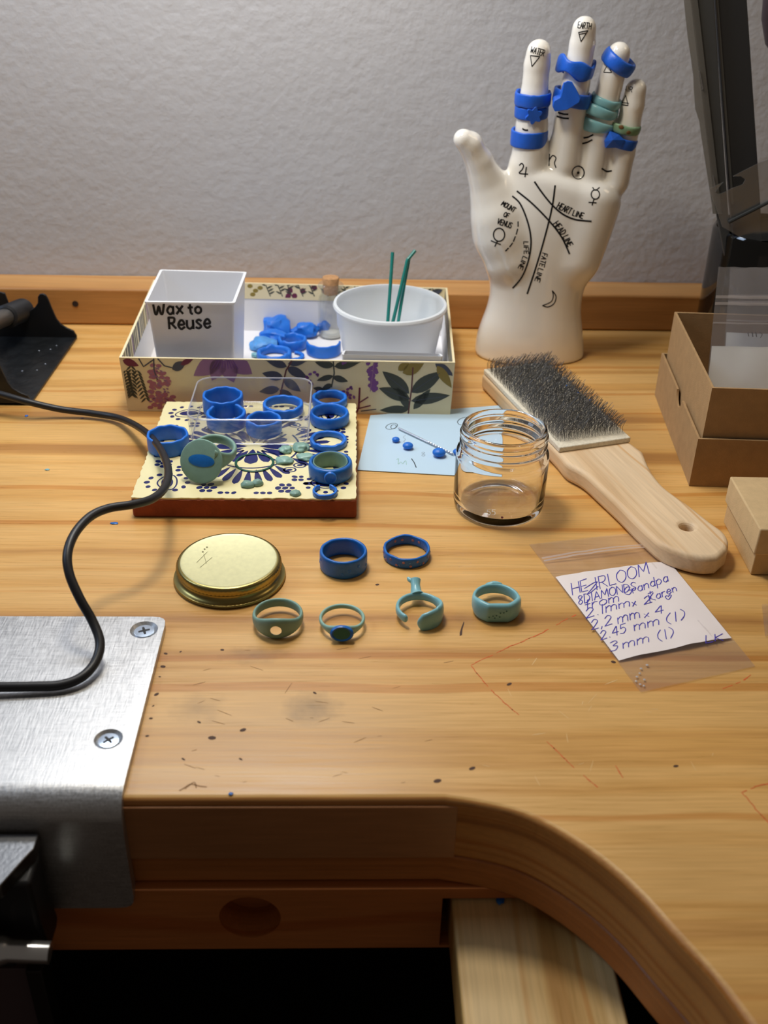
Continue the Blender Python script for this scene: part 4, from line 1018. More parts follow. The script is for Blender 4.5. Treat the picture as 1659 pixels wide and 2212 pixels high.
ra = thing('wax_ring', 'blue wax ring studded with many small pink pits', 'ring', c + Vector((0, 0, 1e-4)), 'finished wax rings in the bench front row')
build('band', ringmesh(band(r, .0014, h, .55, 0, .0003, 43)), BLUE_D, ra, smooth=60, T=Matrix.Translation(c + Vector((0, 0, 1e-4))))
build('stone_pit', pits(ra, c, r, [(-170 + i * 17.5, h * (.3 if i % 2 else .68)) for i in range(10)], PIT, .00055), PINKPIT, ra)
build('bead', pits(ra, c, r, [(-162 + i * 26, h * (.62 if i % 2 else .34)) for i in range(6)] + [(0, h * .5), (12, h * .3), (180, h * .5), (170, h * .7)], PIT, .00045), PIT, ra)
mm = MB()
for deg in (70, 100, 122, 50):
    a = math.radians(deg); d = Vector((-math.cos(a), -math.sin(a), 0)); p = c + Vector((math.cos(a), math.sin(a), 0)) * (r - .00145) + Vector((0, 0, h * .6))
    mm.add(lathe([(0, .0001), (.0005, .0001), (.0007, 0)], 12), 0, Matrix.Translation(p) @ d.to_track_quat('Z', 'Y').to_matrix().to_4x4())
build('inner_pit', mm, PINKPIT, ra)

# green signet with a see-through opening
c, r, h = lay(601, 56.5, 1333, 1384, 0)
def g1(th):
    k = max(0, -math.sin(th)); k = k ** 2.2
    return (r - .0011 - .0004 * k, .0008 + .0007 * k, .0030 + .0008 * k + .0006, .0018 + .0029 * k + .0003, .85)
def mid0(fn):                                # make every part of the band rest at z >= 0
    lo = min(fn(2 * PI * i / 90)[2] - fn(2 * PI * i / 90)[3] for i in range(90))
    return lambda th: (lambda q: (q[0], q[1], q[2] - lo, q[3], q[4]))(fn(th))
T = Matrix.Translation(c + Vector((0, 0, 1e-4)))
g = build('signet_ring', ringmesh(mid0(g1), n=120, m=24), GREEN_D, smooth=70, T=T)
lo_ = WLOC[g.name]; zc_ = .0049
hole = lathe([(0, -.02), (.0023, -.02), (.0023, .02), (0, .02)], 24)
Tm = Matrix.Translation(Vector((c.x - .0002, c.y - r, zc_ + .0002)) - lo_) @ Matrix.Rotation(PI / 2 - .62, 4, 'X') @ Matrix.Diagonal((1.05, .78, .25, 1))
cut(g, ([Tm @ Vector(p) for p in hole[0]], hole[1]))
tag(g, 'dull green wax signet ring with an open window through its face', 'ring', 'finished wax rings in the bench front row')

# thin green ring with blue rimmed oval bezel
c, r, h = lay(739, 51, 1336, 1384, 0)
rg = thing('bezel_ring', 'thin green wax ring with an oval bezel rimmed in blue wax', 'ring', c + Vector((0, 0, 1e-4)), 'finished wax rings in the bench front row')
def g2(th):
    k = max(0, -math.sin(th)) ** 5; return (r - .0009, .0007 + .0005 * k, .0038, .0011 + .0022 * k, .9)
build('band', ringmesh(g2), GREEN, rg, smooth=70, T=Matrix.Translation(c))
bzT = Matrix.Translation(c + Vector((0, -r + .0004, .0038))) @ Matrix.Rotation(PI / 2 - .30, 4, 'X') @ Matrix.Diagonal((1.15, .82, 1, 1))
build('blue_bezel', MB().add(lathe([(0, -.0012), (.0028, -.0012), (.0041, .0002), (.0042, .0012), (.0036, .0018), (.0030, .0016), (.0029, .0011), (0, .0010)], 40), 0, bzT), BLUE_D, rg, smooth=50)
build('green_stone_bed', MB().add(lathe([(0, .0012), (.0029, .0013), (.0030, .0016)], 32), 0, bzT), mat('green_bed', '#2f6a55', .4), rg)

# open turquoise ring with a prong stub
c, r, h = lay(905, 53, 1322, 1364, 0)
ro = thing('open_ring', 'open turquoise wax ring with a prong stub and a tapering leaf end', 'ring', c + Vector((0, 0, 1e-4)), 'finished wax rings in the bench front row')
def g3(th):
    d = math.degrees(th) % 360
    k = 0.0
    if d < 100 or d > 262: # right arm swelling to the leaf
        u = ((d + 360 - 262) % 360) / 198.0; k = max(0, math.sin(PI * min(1, u * 1.25 + .10))) * (1 - u) * 1.6
    e = 1.0
    return (r - .0012, .0009 + .0004 * k, .0040, .0019 + .0030 * k, .85)
def g3e(th):
    q = g3(th); d = (math.degrees(th) - 262) % 360; a = min(1, d / 14 + .12) * min(1, (333 - d) / 8 + .2)
    a = max(.15, min(1, a)); return (q[0], q[1] * a ** .4, q[2] if d > 60 else q[2] - .0004, q[3] * a ** .55, q[4])
build('band', ringmesh(g3e, math.radians(262), math.radians(262 + 331), 120, 16), TURQ, ro, smooth=80, T=Matrix.Translation(c))
P0 = c + Vector((-.0005, r - .0006, .0040))
st = MB().add(tube([P0, P0 + Vector((-.0003, .0014, .0006)), P0 + Vector((-.0005, .0045, .0022)), P0 + Vector((-.0005, .0068, .0034))], [.0032, .0024, .0020, .0024], 18))
build('prong_stub', st, TURQ, ro, smooth=60)
sp = P0 + Vector((-.0016, .0058, .0030)); build('broken_prong', tube([sp, sp + Vector((-.0016, .0010, .0005)), sp + Vector((-.0022, .0018, .0010))], [.0011, .0010, .0005], 10), TURQ, ro)

# chunky turquoise ring with flat face
c, r, h = lay(1070, 54, 1305, 1350, 0)
rf = thing('wax_ring', 'chunky turquoise wax ring with a broad pitted face, rightmost of the front row', 'ring', c + Vector((0, 0, 1e-4)), 'finished wax rings in the bench front row')
def g4(th):
    s_ = -math.sin(th); k = max(0, min(1, (s_ + .25) / .9)); k = k * k * (3 - 2 * k)
    rc = r - .0012; 
    if s_ > .45: rc = min(rc, (r * .80) / max(.3, s_) if s_ > .80 else rc)
    return (rc - .0002 * k, .0009 + .0007 * k, 0, .0024 + .0022 * k, .75)
build('band', ringmesh(mid0(lambda th: g4(th)), n=120), TURQ, rf, smooth=70, T=Matrix.Translation(c))
build('rear_knob', MB().add(ellipsoid((0, 0, 0), (.0042, .0018, .0022), 24, 12, .12, 3), 0, Matrix.Translation(c + Vector((.0003, r - .0003, .0052)))), TURQ, rf, smooth=80)
mm = MB()
for (dx, z) in ((-.0024, .0040), (-.0010, .0043), (-.0016, .0030), (.0006, .0056), (.0020, .0058), (.0031, .0066), (-.0040, .0034), (.0004, .0036)):
    pz = min(max(z, .001), .008); mm.add(lathe([(0, 0.0), (.0003, .00002), (.00036, 0)], 10), 0, Matrix.Translation(c + Vector((dx, -(r * .80) - .0016 - .0 + .0001, pz))) @ Matrix.Rotation(PI / 2, 4, 'X'))
build('stone_pit', mm, mat('turquoise_pit', '#41797c', .5), rf)

# ================================================================== BRISTLE BRUSH
H1, H2 = .0105, .0135
dB = at(1209, 967, H2) - at(1045, 797, H2); ang = math.atan2(dB.y, dB.x)
org = at(1045, 797, H2); org.z = 0
br = thing('file_brush', 'wooden handled wire file brush lying behind the glass jar', 'brush', org, rotz=ang)
Rm = Matrix.Rotation(-ang, 3, 'Z')
def bl(px, py, z): q = Rm @ (at(px, py, z) - Vector((org.x, org.y, 0))); return q
FL = bl(1209, 967, H2); FR = bl(1363, 945, H2); wv = FR - FL; LBH = FL.x
left_ = [(1215, 990), (1228, 1003), (1262, 1022), (1297, 1053), (1335, 1088), (1368, 1121), (1403, 1154), (1432, 1177), (1477, 1195), (1520, 1204), (1552, 1203)]
right_ = [(1572, 1186), (1575, 1166), (1563, 1146), (1537, 1127), (1486, 1087), (1435, 1050), (1406, 1012), (1390, 975)]
hl = catmull([bl(x, y, H1) for x, y in left_], 4); hr = catmull([bl(x, y, H1) for x, y in right_], 4)
bl0 = Vector((-.001, -.0008, H1)); Wd = wv.y
poly = [Vector((-.001, .0008, 0)), Vector((FL.x, .0008, 0))]
ol = [Vector((-.0015, -.0006 + 0, 0)), Vector((LBH + .001, -.0006, 0))] + [Vector((p.x, p.y, 0)) for p in hl + hr] + [Vector((FR.x - .0005, Wd + .0006, 0)), Vector((-.0015 + wv.x, Wd + .0006, 0))]
hd = build('handle', prism([Vector((p.x, p.y, .0004)) for p in ol], (0, 0, H1 - .0004)), MAPLE, br, local=True, smooth=30)
hp_ = bl(1484, 1136, H1)
k_ = bpy.data.objects
cutm = lathe([(0, -.02), (.0032, -.02), (.0032, .02), (0, .02)], 28, (hp_.x, hp_.y, H1))
me = bpy.data.meshes.new('c'); me.from_pydata([tuple(p) for p in cutm[0]], [], cutm[1]); bmx = bmesh.new(); bmx.from_mesh(me); bmesh.ops.recalc_face_normals(bmx, faces=bmx.faces); bmx.to_mesh(me); bmx.free()
ko = bpy.data.objects.new('c', me); C.objects.link(ko); ko.parent = br
md = hd.modifiers.new('b', 'BOOLEAN'); md.object = ko; md.operation = 'DIFFERENCE'; bpy.context.view_layer.update()
nm = bpy.data.meshes.new_from_object(hd.evaluated_get(bpy.context.evaluated_depsgraph_get())); hd.modifiers.clear(); hd.data = nm
bpy.data.objects.remove(ko)
b_ = hd.modifiers.new('bevel', 'BEVEL'); b_.width = .0024; b_.segments = 4; b_.limit_method = 'ANGLE'; b_.angle_limit = math.radians(50)
b_.use_clamp_overlap = True
CARDC = mat('canvas_backing', '#ded5c0', .9, bump=.4, bscale=900, var=.1, vscale=700)
def hq(s, t): return Vector((0, 0, 0)) + Vector((FL.x, 0, 0)) * s + Vector((wv.x, wv.y, 0)) * t
build('card_backing', prism([hq(0, 0) + Vector((0, 0, H1)), hq(1, 0) + Vector((0, 0, H1)), hq(1, 1) + Vector((0, 0, H1)), hq(0, 1) + Vector((0, 0, H1))], (0, 0, H2 - H1)), CARDC, br, local=True, bevel=.0005)
mb = MB(); NL, NW = 70, 30; rnd = random.Random(4)
fwd = Rm @ Vector((.55, -.15, 0)).normalized()
for i in range(NL):
    for j in range(NW):
        s_ = (i + .5 + (j % 2) * .5) / NL * .93 + .01; t_ = (j + .5) / NW * .94 + .03
        p = hq(s_, t_) + Vector((rnd.uniform(-1, 1) * .0003, rnd.uniform(-1, 1) * .0003, H2 - .0002))
        L = .0084 * rnd.uniform(.85, 1.1); dv_ = (Vector((.35, .55, 0)) + Vector((rnd.uniform(-.3, .3), rnd.uniform(-.3, .3), 0))) * .5
        k1 = p + Vector((dv_.x * -.15 * L, dv_.y * -.15 * L, L * .48)); k2 = p + Vector((dv_.x * .75 * L, dv_.y * .75 * L, L))
        v = []; rr3 = .00014
        for q in (p, k1, k2):
            for a in (0, 2.094, 4.189): v.append(q + Vector((math.cos(a) * rr3, math.sin(a) * rr3, 0)))
        mb.add((v, [(0, 1, 4, 3), (1, 2, 5, 4), (2, 0, 3, 5), (3, 4, 7, 6), (4, 5, 8, 7), (5, 3, 6, 8), (6, 7, 8)]))
bo = build('bristles', mb, STEEL_W, br, local=True, smooth=0); bo['kind'] = 'stuff'
mb = MB()
for i in range(3): p = hq(.45 + .1 * i, .75 + .05 * i); mb.add(ellipsoid(p + Vector((0, 0, H2 + .006)), (.0005, .0004, .0004), 8, 6))
build('wax_crumb', mb, BLUE, br, local=True)

# ================================================================== ZIP BAG WITH STONES
q4 = [at(1143, 1178), at(1393, 1150), at(1630, 1441), at(1384, 1497)]   # TL TR BR BL
zb_ = thing('zip_bag', 'clear zip bag with handwritten white panel lying on the bench', 'bag', sum(q4, Vector()) / 4)
def bagpt(s, t, z=0): 
    p = q4[0].lerp(q4[1], s).lerp(q4[3].lerp(q4[2], s), t); return Vector((p.x, p.y, z))
def bagz(s, t):
    edge = min(s, 1 - s) * 6; edge = min(1, edge); e2 = min(1, t * 8, (1 - t) * 8 + .1)
    return .0007 + (.0007 + .0012 * max(0, noise.noise(Vector((s * 3.2, t * 4.3, 2)))) + .0004 * noise.noise(Vector((s * 9, t * 11, 5)))) * edge * e2 + .0012 * math.exp(-((s - .12) ** 2 / .02 + (t - .90) ** 2 / .004)) * edge
BAGM = film('bag_film', (.97, .965, .965), .06, .16, .12, (.95, .90, .88))
v = []; f = []; NS, NT = 24, 36
for lay_ in (0, 1):
    for j in range(NT + 1):
        for i in range(NS + 1):
            s_, t_ = i / NS, j / NT; v.append(bagpt(s_, t_, .0003 if lay_ == 0 else bagz(s_, t_)))
o_ = (NS + 1) * (NT + 1)
for lay_ in (0, 1):
    for j in range(NT):
        for i in range(NS):
            a = lay_ * o_ + j * (NS + 1) + i; f.append((a, a + 1, a + NS + 2, a + NS + 1))
for j in range(NT):
    for i in (0, NS): a = j * (NS + 1) + i; f.append((a, a + NS + 1, a + NS + 1 + o_, a + o_))
for i in range(NS):
    a = NT * (NS + 1) + i; f.append((a, a + 1, a + 1 + o_, a + o_))
build('film', (v, f), BAGM, zb_, smooth=80)
def strip(s0, s1, t0, t1, dz, n=20):
    v = []; f = []
    for i in range(n + 1):
        s_ = s0 + (s1 - s0) * i / n
        for t_ in (t0, t1): v.append(bagpt(s_, t_, bagz(s_, t_) + dz))
    for i in range(n): f.append((2 * i, 2 * i + 2, 2 * i + 3, 2 * i + 1))
    return v, f
ZIPM = film('zip_film', (.9, .88, .88), .42, .2, .1, (.95, .9, .88))
build('zip_strip', MB().add(strip(.01, .99, .115, .128, .00035)).add(strip(.01, .99, .136, .148, .0004)), ZIPM, zb_)
v = []; f = []; n1, n2 = 16, 24
for j in range(n2 + 1):
    for i in range(n1 + 1):
        s_ = .008 + .984 * i / n1; t_ = .262 + .562 * j / n2; v.append(bagpt(s_, t_, bagz(s_, t_) + .00012))
for j in range(n2):
    for i in range(n1): a = j * (n1 + 1) + i; f.append((a, a + 1, a + n1 + 2, a + n1 + 1))
pan = build('write_on_panel', (v, f), mat('white_panel', '#e9dfdc', .55), zb_, smooth=80)
def bagsurf(px, py):
    p = at(px, py, .0012)
    # invert the bag's bilinear map
    s_, t_ = .5, .5
    for _ in range(8):
        b = bagpt(s_, t_); e = Vector((p.x, p.y, 0)) - b; ds = bagpt(s_ + .01, t_) - b; dt = bagpt(s_, t_ + .01) - b
        det = ds.x * dt.y - ds.y * dt.x; s_ += (e.x * dt.y - e.y * dt.x) / det * .01; t_ += (ds.x * e.y - ds.y * e.x) / det * .01
    z = bagz(min(max(s_, 0), 1), min(max(t_, 0), 1)) + .00012
    for i, (a, b) in enumerate(((s_ * 16, t_),)): pass
    return Vector((p.x, p.y, z)), Vector((0, 0, 1))
mb = MB()
TXT = (('HE', (1237, 1285), (1270, 1276), 24), ('IRLOOM', (1287, 1276), (1402, 1241), 26), ('8DIAMONDS', (1250, 1306), (1374, 1276), 18), ('from', (1264, 1318), (1337, 1301), 20),
       ('Grandpa', (1350, 1290), (1444, 1256), 18), ('+', (1400, 1288), (1410, 1284), 10), ('Karen', (1404, 1302), (1462, 1278), 16), ('*', (1437, 1299), (1450, 1296), 14), ('2.1mm', (1266, 1335), (1360, 1313), 20), ('x', (1366, 1313), (1374, 1310), 14), ('2', (1391, 1308), (1408, 1303), 16),
       ('2,2', (1278, 1360), (1322, 1350), 21), ('mm', (1335, 1350), (1382, 1337), 21), ('x', (1392, 1336), (1402, 1333), 14), ('4', (1415, 1330), (1433, 1325), 17),
       ('2.45', (1298, 1382), (1352, 1368), 19), ('mm', (1370, 1365), (1424, 1350), 20), ('(1)', (1440, 1350), (1480, 1337), 20), ('3', (1318, 1407), (1335, 1403), 20), ('mm', (1346, 1402), (1402, 1388), 20), ('(1)', (1422, 1388), (1456, 1376), 22), ('LK', (1524, 1393), (1562, 1385), 16))
for t, a, b, h in TXT:
    for s_ in glyphs(t, a, b, h, slant=.12, gap=1.6): ribbon(mb, s_, bagsurf, 2.0, eps=1.2e-4, step=3)
ribbon(mb, catmull([(1262, 1272), (1290, 1258), (1268, 1285), (1292, 1268)], 4), bagsurf, 2.0, eps=1.2e-4, step=3)
build('handwriting', mb, PEN, pan, smooth=0)
GEM = mat('diamond', (.95, .95, .97), 0.03, trans=.45, ior=2.2)
gG = 'loose diamonds in the zip bag'
for i, (x, y) in enumerate(((1398, 1437), (1385, 1444), (1382, 1454), (1376, 1462), (1392, 1468), (1374, 1471), (1383, 1478), (1391, 1481))):
    p = at(x, y, .0008); k = (.0015, .0013, .0011, .0013, .0013, .0011, .0012, .0011)[i] * .85
    m_ = MB().add(lathe([(0, -.43 * k), (k * .5, -.03 * k), (k * .5, .02 * k), (k * .29, .17 * k), (0, .17 * k)], 8), 0, Matrix.Translation((p.x, p.y, .00035 + .43 * k)) @ Matrix.Rotation(random.uniform(0, 3), 4, 'Z'))
    tag(build('diamond', m_, GEM, smooth=0), 'tiny loose cut diamond in the bottom left corner of the handwritten zip bag', 'gemstone', gG)
# second bag at the frame's right edge
A = at(1645, 1310); B = at(1652, 1376)
q2 = [Vector((A.x, A.y, .0004)), Vector((A.x + .06, A.y + .012, .0004)), Vector((B.x + .07, B.y + .006, .0004)), Vector((B.x, B.y, .0004))]
tag(build('zip_bag', prism(q2, (0, 0, .0008)), BAGM, smooth=0), 'clear zip bag corner poking in right of the handwritten bag', 'bag')

# ================================================================== KRAFT BOXES
kb = thing('kraft_box', 'tall brown cardboard box set inside its notched lid by the mug', 'box', (.235, .53, 0))
def obx(origin, u, w, lx, ly, z0, z1, tk, floor_=True):
    """open box: corner, unit vectors, sizes -> shell"""
    o = Vector(origin); loops = []
    def lp_(d, z): return [tuple(o + u * a + w * b + Vector((0, 0, z))) for a, b in ((d, d), (lx - d, d), (lx - d, ly - d), (d, ly - d))]
    return tray([lp_(0, z0), lp_(0, z1), lp_(tk, z1), lp_(tk, z0 + tk)])
FLc = at(1488, 1050); BLc = at(1414, 853); w_ = (BLc - FLc); wl_ = w_.length; w_.normalize(); u_ = Vector((w_.y, -w_.x, 0))
u_ = Vector((1, -.055, 0)).normalized()
zl = zfor(FLc.x, FLc.y, 948)
lid_o = build('outer_lid', obx(FLc, u_, w_, .12, wl_, .0002, zl, .0012), KRAFT, kb, smooth=0)
# thumb notch in the lid's left wall
nt_ = FLc + w_ * (wl_ * .47) + Vector((0, 0, zl)); lo2 = WLOC[lid_o.name]
nc = lathe([(0, -.004), (.0078, -.004), (.0078, .004), (0, .004)], 32)
Tn = Matrix.Translation(nt_ + Vector((0, 0, .001)) - lo2) @ u_.to_track_quat('Z', 'Y').to_matrix().to_4x4()
cut(lid_o, ([Tn @ Vector(p) for p in nc[0]], nc[1]))
I0 = aty(1514, 950, .470); i0 = Vector((FLc.x, FLc.y, 0)) + u_ * .0026 + w_ * .0024
zi = zfor(i0.x, i0.y, 838)
build('inner_box', obx(i0, u_, w_, .1145, wl_ - .006, .0016, zi, .0012), KRAFT, kb, smooth=0)
# bags and papers standing in the box
gz = 'zip bags standing in the tall cardboard box'
PBAG = film('crisp_bag_film', (.94, .94, .96), .13, .34, .10, (.92, .92, .95))
for k, (Y0, xl_, zt_px, lab) in enumerate(((.500, 1552, 576, 'frontmost clear zip bag standing up in the tall cardboard box'), (.512, 1574, 578, 'second clear zip bag standing behind the front one in the cardboard box'))):
    zg = thing('zip_bag', lab, 'bag', (.23, Y0, .003), gz)
    top = aty(xl_, zt_px, Y0 + .034); x0 = top.x + .001 * k; x1 = x0 + .052; z1 = top.z
    def bp(s_, t_, side): return Vector((x0 + (x1 - x0) * s_ - .003 * (1 - t_) * (1 if k == 0 else .3), Y0 + .034 * t_ + side * (.0012 * math.sin(PI * s_) * (1 - t_ * .8)) + .0010 * noise.noise(Vector((s_ * 5, t_ * 4, k))), .003 + (z1 - .003) * t_ + (.0012 * noise.noise(Vector((s_ * 6, k, 1))) if t_ > .99 else 0)))
    v = []; f = []; ns, nt2 = 18, 24
    for sd in (-1, 1):
        for j in range(nt2 + 1):
            for i in range(ns + 1): v.append(bp(i / ns, j / nt2, sd))
    oo = (ns + 1) * (nt2 + 1)
    for sd in (0, 1):
        for j in range(nt2):
            for i in range(ns): a = sd * oo + j * (ns + 1) + i; f.append((a, a + 1, a + ns + 2, a + ns + 1))
    build('film', (v, f), PBAG, zg, smooth=80)
    zs = MB()
    for t0, t1 in ((.80, .815), (.835, .85), (.70, .708)):
        v = []; f = []
        for i in range(13):
            for t_ in (t0, t1): v.append(bp(i / 12, t_, -1) + Vector((0, -.0003, 0)))
        for i in range(12): f.append((2 * i, 2 * i + 2, 2 * i + 3, 2 * i + 1))
        zs.add((v, f))
    build('zip_strip', zs, ZIPM, zg)
    wp = MB(); v = []; f = []; tt = .575 if k == 0 else .63
    for j in range(9):
        for i in range(9): v.append(bp(.01 + .98 * i / 8, tt * j / 8 + .005, -1 if k == 0 else -1) + Vector((0, -.0004, 0)))
    for j in range(8):
        for i in range(8): a = j * 9 + i; f.append((a, a + 1, a + 10, a + 9))
    wpo = build('write_on_panel', (v, f), mat('white_panel_b', '#f0f0ee', .5, sss=.4, sssr=.004), zg, smooth=80)
    if k == 1:
        mb = MB(); yy = plane_y(bp(.6, .58, -1).y - .0008)
        for st in ([(1615, 717), (1617, 726)], [(1624, 716), (1626, 727)], [(1632, 717), (1634, 727)]): ribbon(mb, st, yy, 2, eps=3e-4)
        ribbon(mb, catmull([(1640, 717), (1646, 722), (1642, 729)], 4), yy, 1.6, eps=3e-4); build('handwriting', mb, INK, wpo, smooth=0)
# small lidded kraft box
sb = thing('kraft_box', 'small light brown lidded cardboard box beside the brush handle tip', 'box', (.21, .41, 0))
s0 = at(1618, 1243); s1 = at(1563, 1138); w2 = Vector((.03, 1, 0)).normalized(); u2 = Vector((1, -.03, 0)).normalized(); ly_ = .0455; o2 = Vector((s0.x + .0008, s0.y + .0004, 0))
def bx2(o, u, w, lx, ly, z0, z1):
    q = [o, o + u * lx, o + u * lx + w * ly, o + w * ly]; return prism([Vector((p.x, p.y, z0)) for p in q], (0, 0, z1 - z0))
build('base', bx2(o2, u2, w2, .05, ly_, .0002, .020), KRAFT_L, sb, bevel=.0004)
build('lid', bx2(o2 - u2 * .0012 - w2 * .0012, u2, w2, .0524, ly_ + .0024, .0115, .0252), mat('kraft_lid', '#cdb083', .85, bump=.15, bscale=1500, var=.06, vscale=200), sb, bevel=.0007)

# ================================================================== BLACK MUG AND TOOLS
mc = Vector((.2577, .6350, 0)); mz = .088; mr = .0350
mug = thing('black_mug', 'glossy black mug holding grey tool packets at the right', 'mug', mc)
build('mug_body', MB().add(lathe([(0, .0002), (mr - .004, .0002), (mr - .001, .0015), (mr, .004), (mr, mz - .002), (mr - .0012, mz), (mr - .0028, mz - .001), (mr - .0034, mz - .004), (mr - .004, .006), (0, .005)], 72), 0, Matrix.Translation(mc)), BLACKC, mug, smooth=50)
GREY = mat('dark_grey_card', '#3c3d3d', .55, var=.04, vscale=300); GREY2 = mat('charcoal_plastic', '#2b2c2e', .5, bump=.08, bscale=900)
SLV = film('dusty_sleeve', (.62, .61, .58), .35, .12, .2, (.42, .40, .36))
Ym = .622
def slab(name, label, pts, th, m, Y=Ym, lean=.02, grp='grey tool packets in the black mug'):
    q = []
    for x, y in pts:
        yy = Y + lean * (500 - y) / 500.0
        q.append(aty(x, y, yy))
    t = thing(name, label, 'packet', q[-1], grp)
    build('card', prism(q, (0, th, 0)), m, t, bevel=.0006); return t, q
t1, q1 = slab('tool_packet', 'narrow dark grey packet with staples and ragged sleeve, leftmost in the mug', [(1486, -60), (1538, -60), (1573, 452), (1581, 560), (1566, 560), (1546, 452)], .0022, GREY)
v = [aty(x, y, Ym - .0012 + .02 * (500 - y) / 500) for x, y in ((1472, -60), (1481, 35), (1486, 80), (1492, 120), (1498, 165), (1499, 190), (1502, 235), (1511, 262), (1516, 300), (1538, 440), (1540, 462), (1560, 462), (1552, 400), (1500, -60))]
build('plastic_sleeve', prism(v, (0, .0008, 0)), SLV, t1, smooth=0)
for a, b in (((1511, 153), (1518, 193)), ((1541, 381), (1546, 414))):
    A_ = aty(*a, Ym - .0018 + .02 * (500 - a[1]) / 500); B_ = aty(*b, Ym - .0018 + .02 * (500 - b[1]) / 500)
    build('staple', tube([A_ + Vector((0, .001, 0)), A_, B_, B_ + Vector((0, .001, 0))], .0003, 8), STEEL, t1)
t2, q2_ = slab('tool_packet', 'wide charcoal grey packet standing right of the stapled one in the mug', [(1540, -60), (1610, -60), (1643, 440), (1648, 570), (1592, 570), (1577, 440)], .004, GREY2, Ym + .004)
v = [aty(x, y, Ym + .0034 + .02 * (500 - y) / 500) for x, y in ((1541, -60), (1547, -60), (1585, 440), (1580, 440))]
build('edge_fold', prism(v, (0, .0004, 0)), mat('grey_fold', '#565756', .5), t2, smooth=0)
hb = thing('hang_tab_bag', 'clear plastic bag with hang hole drooping over the mug rim', 'bag', aty(1610, 480, .610), None)
ppts = [(1532, 408), (1560, 395), (1600, 372), (1640, 352), (1700, 330), (1700, 520), (1640, 520), (1598, 512), (1560, 490), (1548, 450)]
HB = film('hang_bag_film', (.86, .87, .88), .14, .3, .12, (.62, .66, .68))
hv = [aty(x, y, .6145) for x, y in ppts]
hbo = build('film', prism(hv, (0, .0006, 0)), HB, hb, smooth=0)
slot = [(1562, 428), (1576, 410), (1592, 395), (1618, 394), (1628, 402), (1622, 412), (1600, 420), (1580, 430), (1568, 434)]
sl = prism([aty(x, y, .60) - WLOC[hbo.name] for x, y in slot], (0, .04, 0))
cut(hbo, sl)
A_ = aty(1574, 480, .613); B_ = aty(1662, 436, .613)
build('seal_strip', tube([A_, B_], .0011, 8), mat('smoky_strip', '#2e3030', .4), hb)
# dark domed tool handle leaning into the frame at the top right
hd_ = thing('screwdriver', 'screwdriver with a dark plum rounded grip above the mug at top right', 'screwdriver', (.275, .632, .006))
A_ = Vector((.272, .640, .0065)); B_ = aty(1715, -55, .66); dd = (B_ - A_)
build('shaft', tube([A_, A_ + dd * .85], .0022, 12), GREY2, hd_)
build('grip', tube([A_ + dd * .80, A_ + dd * .84, A_ + dd * .90, A_ + dd * 1.0, A_ + dd * 1.06, A_ + dd * 1.09], [.006, .013, .016, .016, .011, .003], 24), mat('plum_plastic', '#3a2c33', .35), hd_, smooth=60)

# ================================================================== WAX PEN AND STAND
YB, YF = .660, .5565
sd = thing('pen_stand', 'black sheet metal pen stand with cradle notches at the left', 'stand', (-.21, .61, .0002))
prf = [(167, 734), (167, 726), (160, 715), (146, 709), (133, 701), (124, 690), (114, 668), (106, 648), (101, 639), (94, 635), (87, 636), (83, 642), (83, 655), (77, 664), (66, 672), (50, 678), (34, 676), (24, 668), (18, 650), (12, 634), (0, 631)]
pb = [aty(x, y, YB) for x, y in prf]; zbase = pb[0].z
pb = [Vector((p.x, p.y, p.z - zbase + .0002)) for p in pb]
xL = pb[-1].x - .03
cutp = pb + [Vector((pb[-1].x - .012, YB, pb[-1].z - .018)), Vector((xL, YB, .0002))]
build('rear_cradle', prism(cutp, (0, -.0016, 0)), BLACKM, sd, bevel=.0004)
shift = Vector((at(72, 868).x - pb[0].x, YF - YB, 0))
build('front_cradle', prism([p + shift for p in cutp], (0, .0016, 0)), BLACKM, sd, bevel=.0004)
build('base_plate', prism([Vector((pb[0].x, YB, .0002)), Vector((pb[0].x + shift.x, YF, .0002)), Vector((xL, YF, .0002)), Vector((xL, YB, .0002))], (0, 0, .0016)), mat('speckled_black_steel', '#17191b', .35, bump=.3, bscale=300, var=.4, vscale=120), sd, bevel=.0003)
mb = MB()
for (x, y) in ((84, 758), (109, 755), (122, 747), (48, 802), (80, 800), (98, 787)): 
    p = at(x, y, .0018); mb.add(ellipsoid(p + Vector((0, 0, .0002)), (.0007, .0005, .0003), 8, 6))
build('metal_crumb', mb, mat('bright_crumb', '#8d93a0', .3, metal=.6), sd)
pen = thing('wax_pen', 'grey wax pen with ribbed black grip lying in the black stand', 'pen', (-.22, .63, .02))
G1 = aty(50, 669, .668); G0 = aty(12, 685, .634); gd = (G1 - G0); gl = gd.length; g0n = gd.normalized()
gp_ = []; rd_ = []
for i in range(45):
    t = i / 44; gp_.append(G0 + gd * t); rd_.append(.0073 + (.00022 if i % 2 else -.00022) - (.0012 if i == 0 else 0) - (.0025 if i == 44 else 0))
build('ribbed_grip', tube(gp_, rd_, 28), BLACKR, pen, smooth=25)
build('barrel', tube([G0 + g0n * .002, G0 - g0n * .001, G0 - g0n * .05], [.0050, .0054, .0056], 24), mat('grey_barrel', '#6a6866', .3, metal=.6), pen)

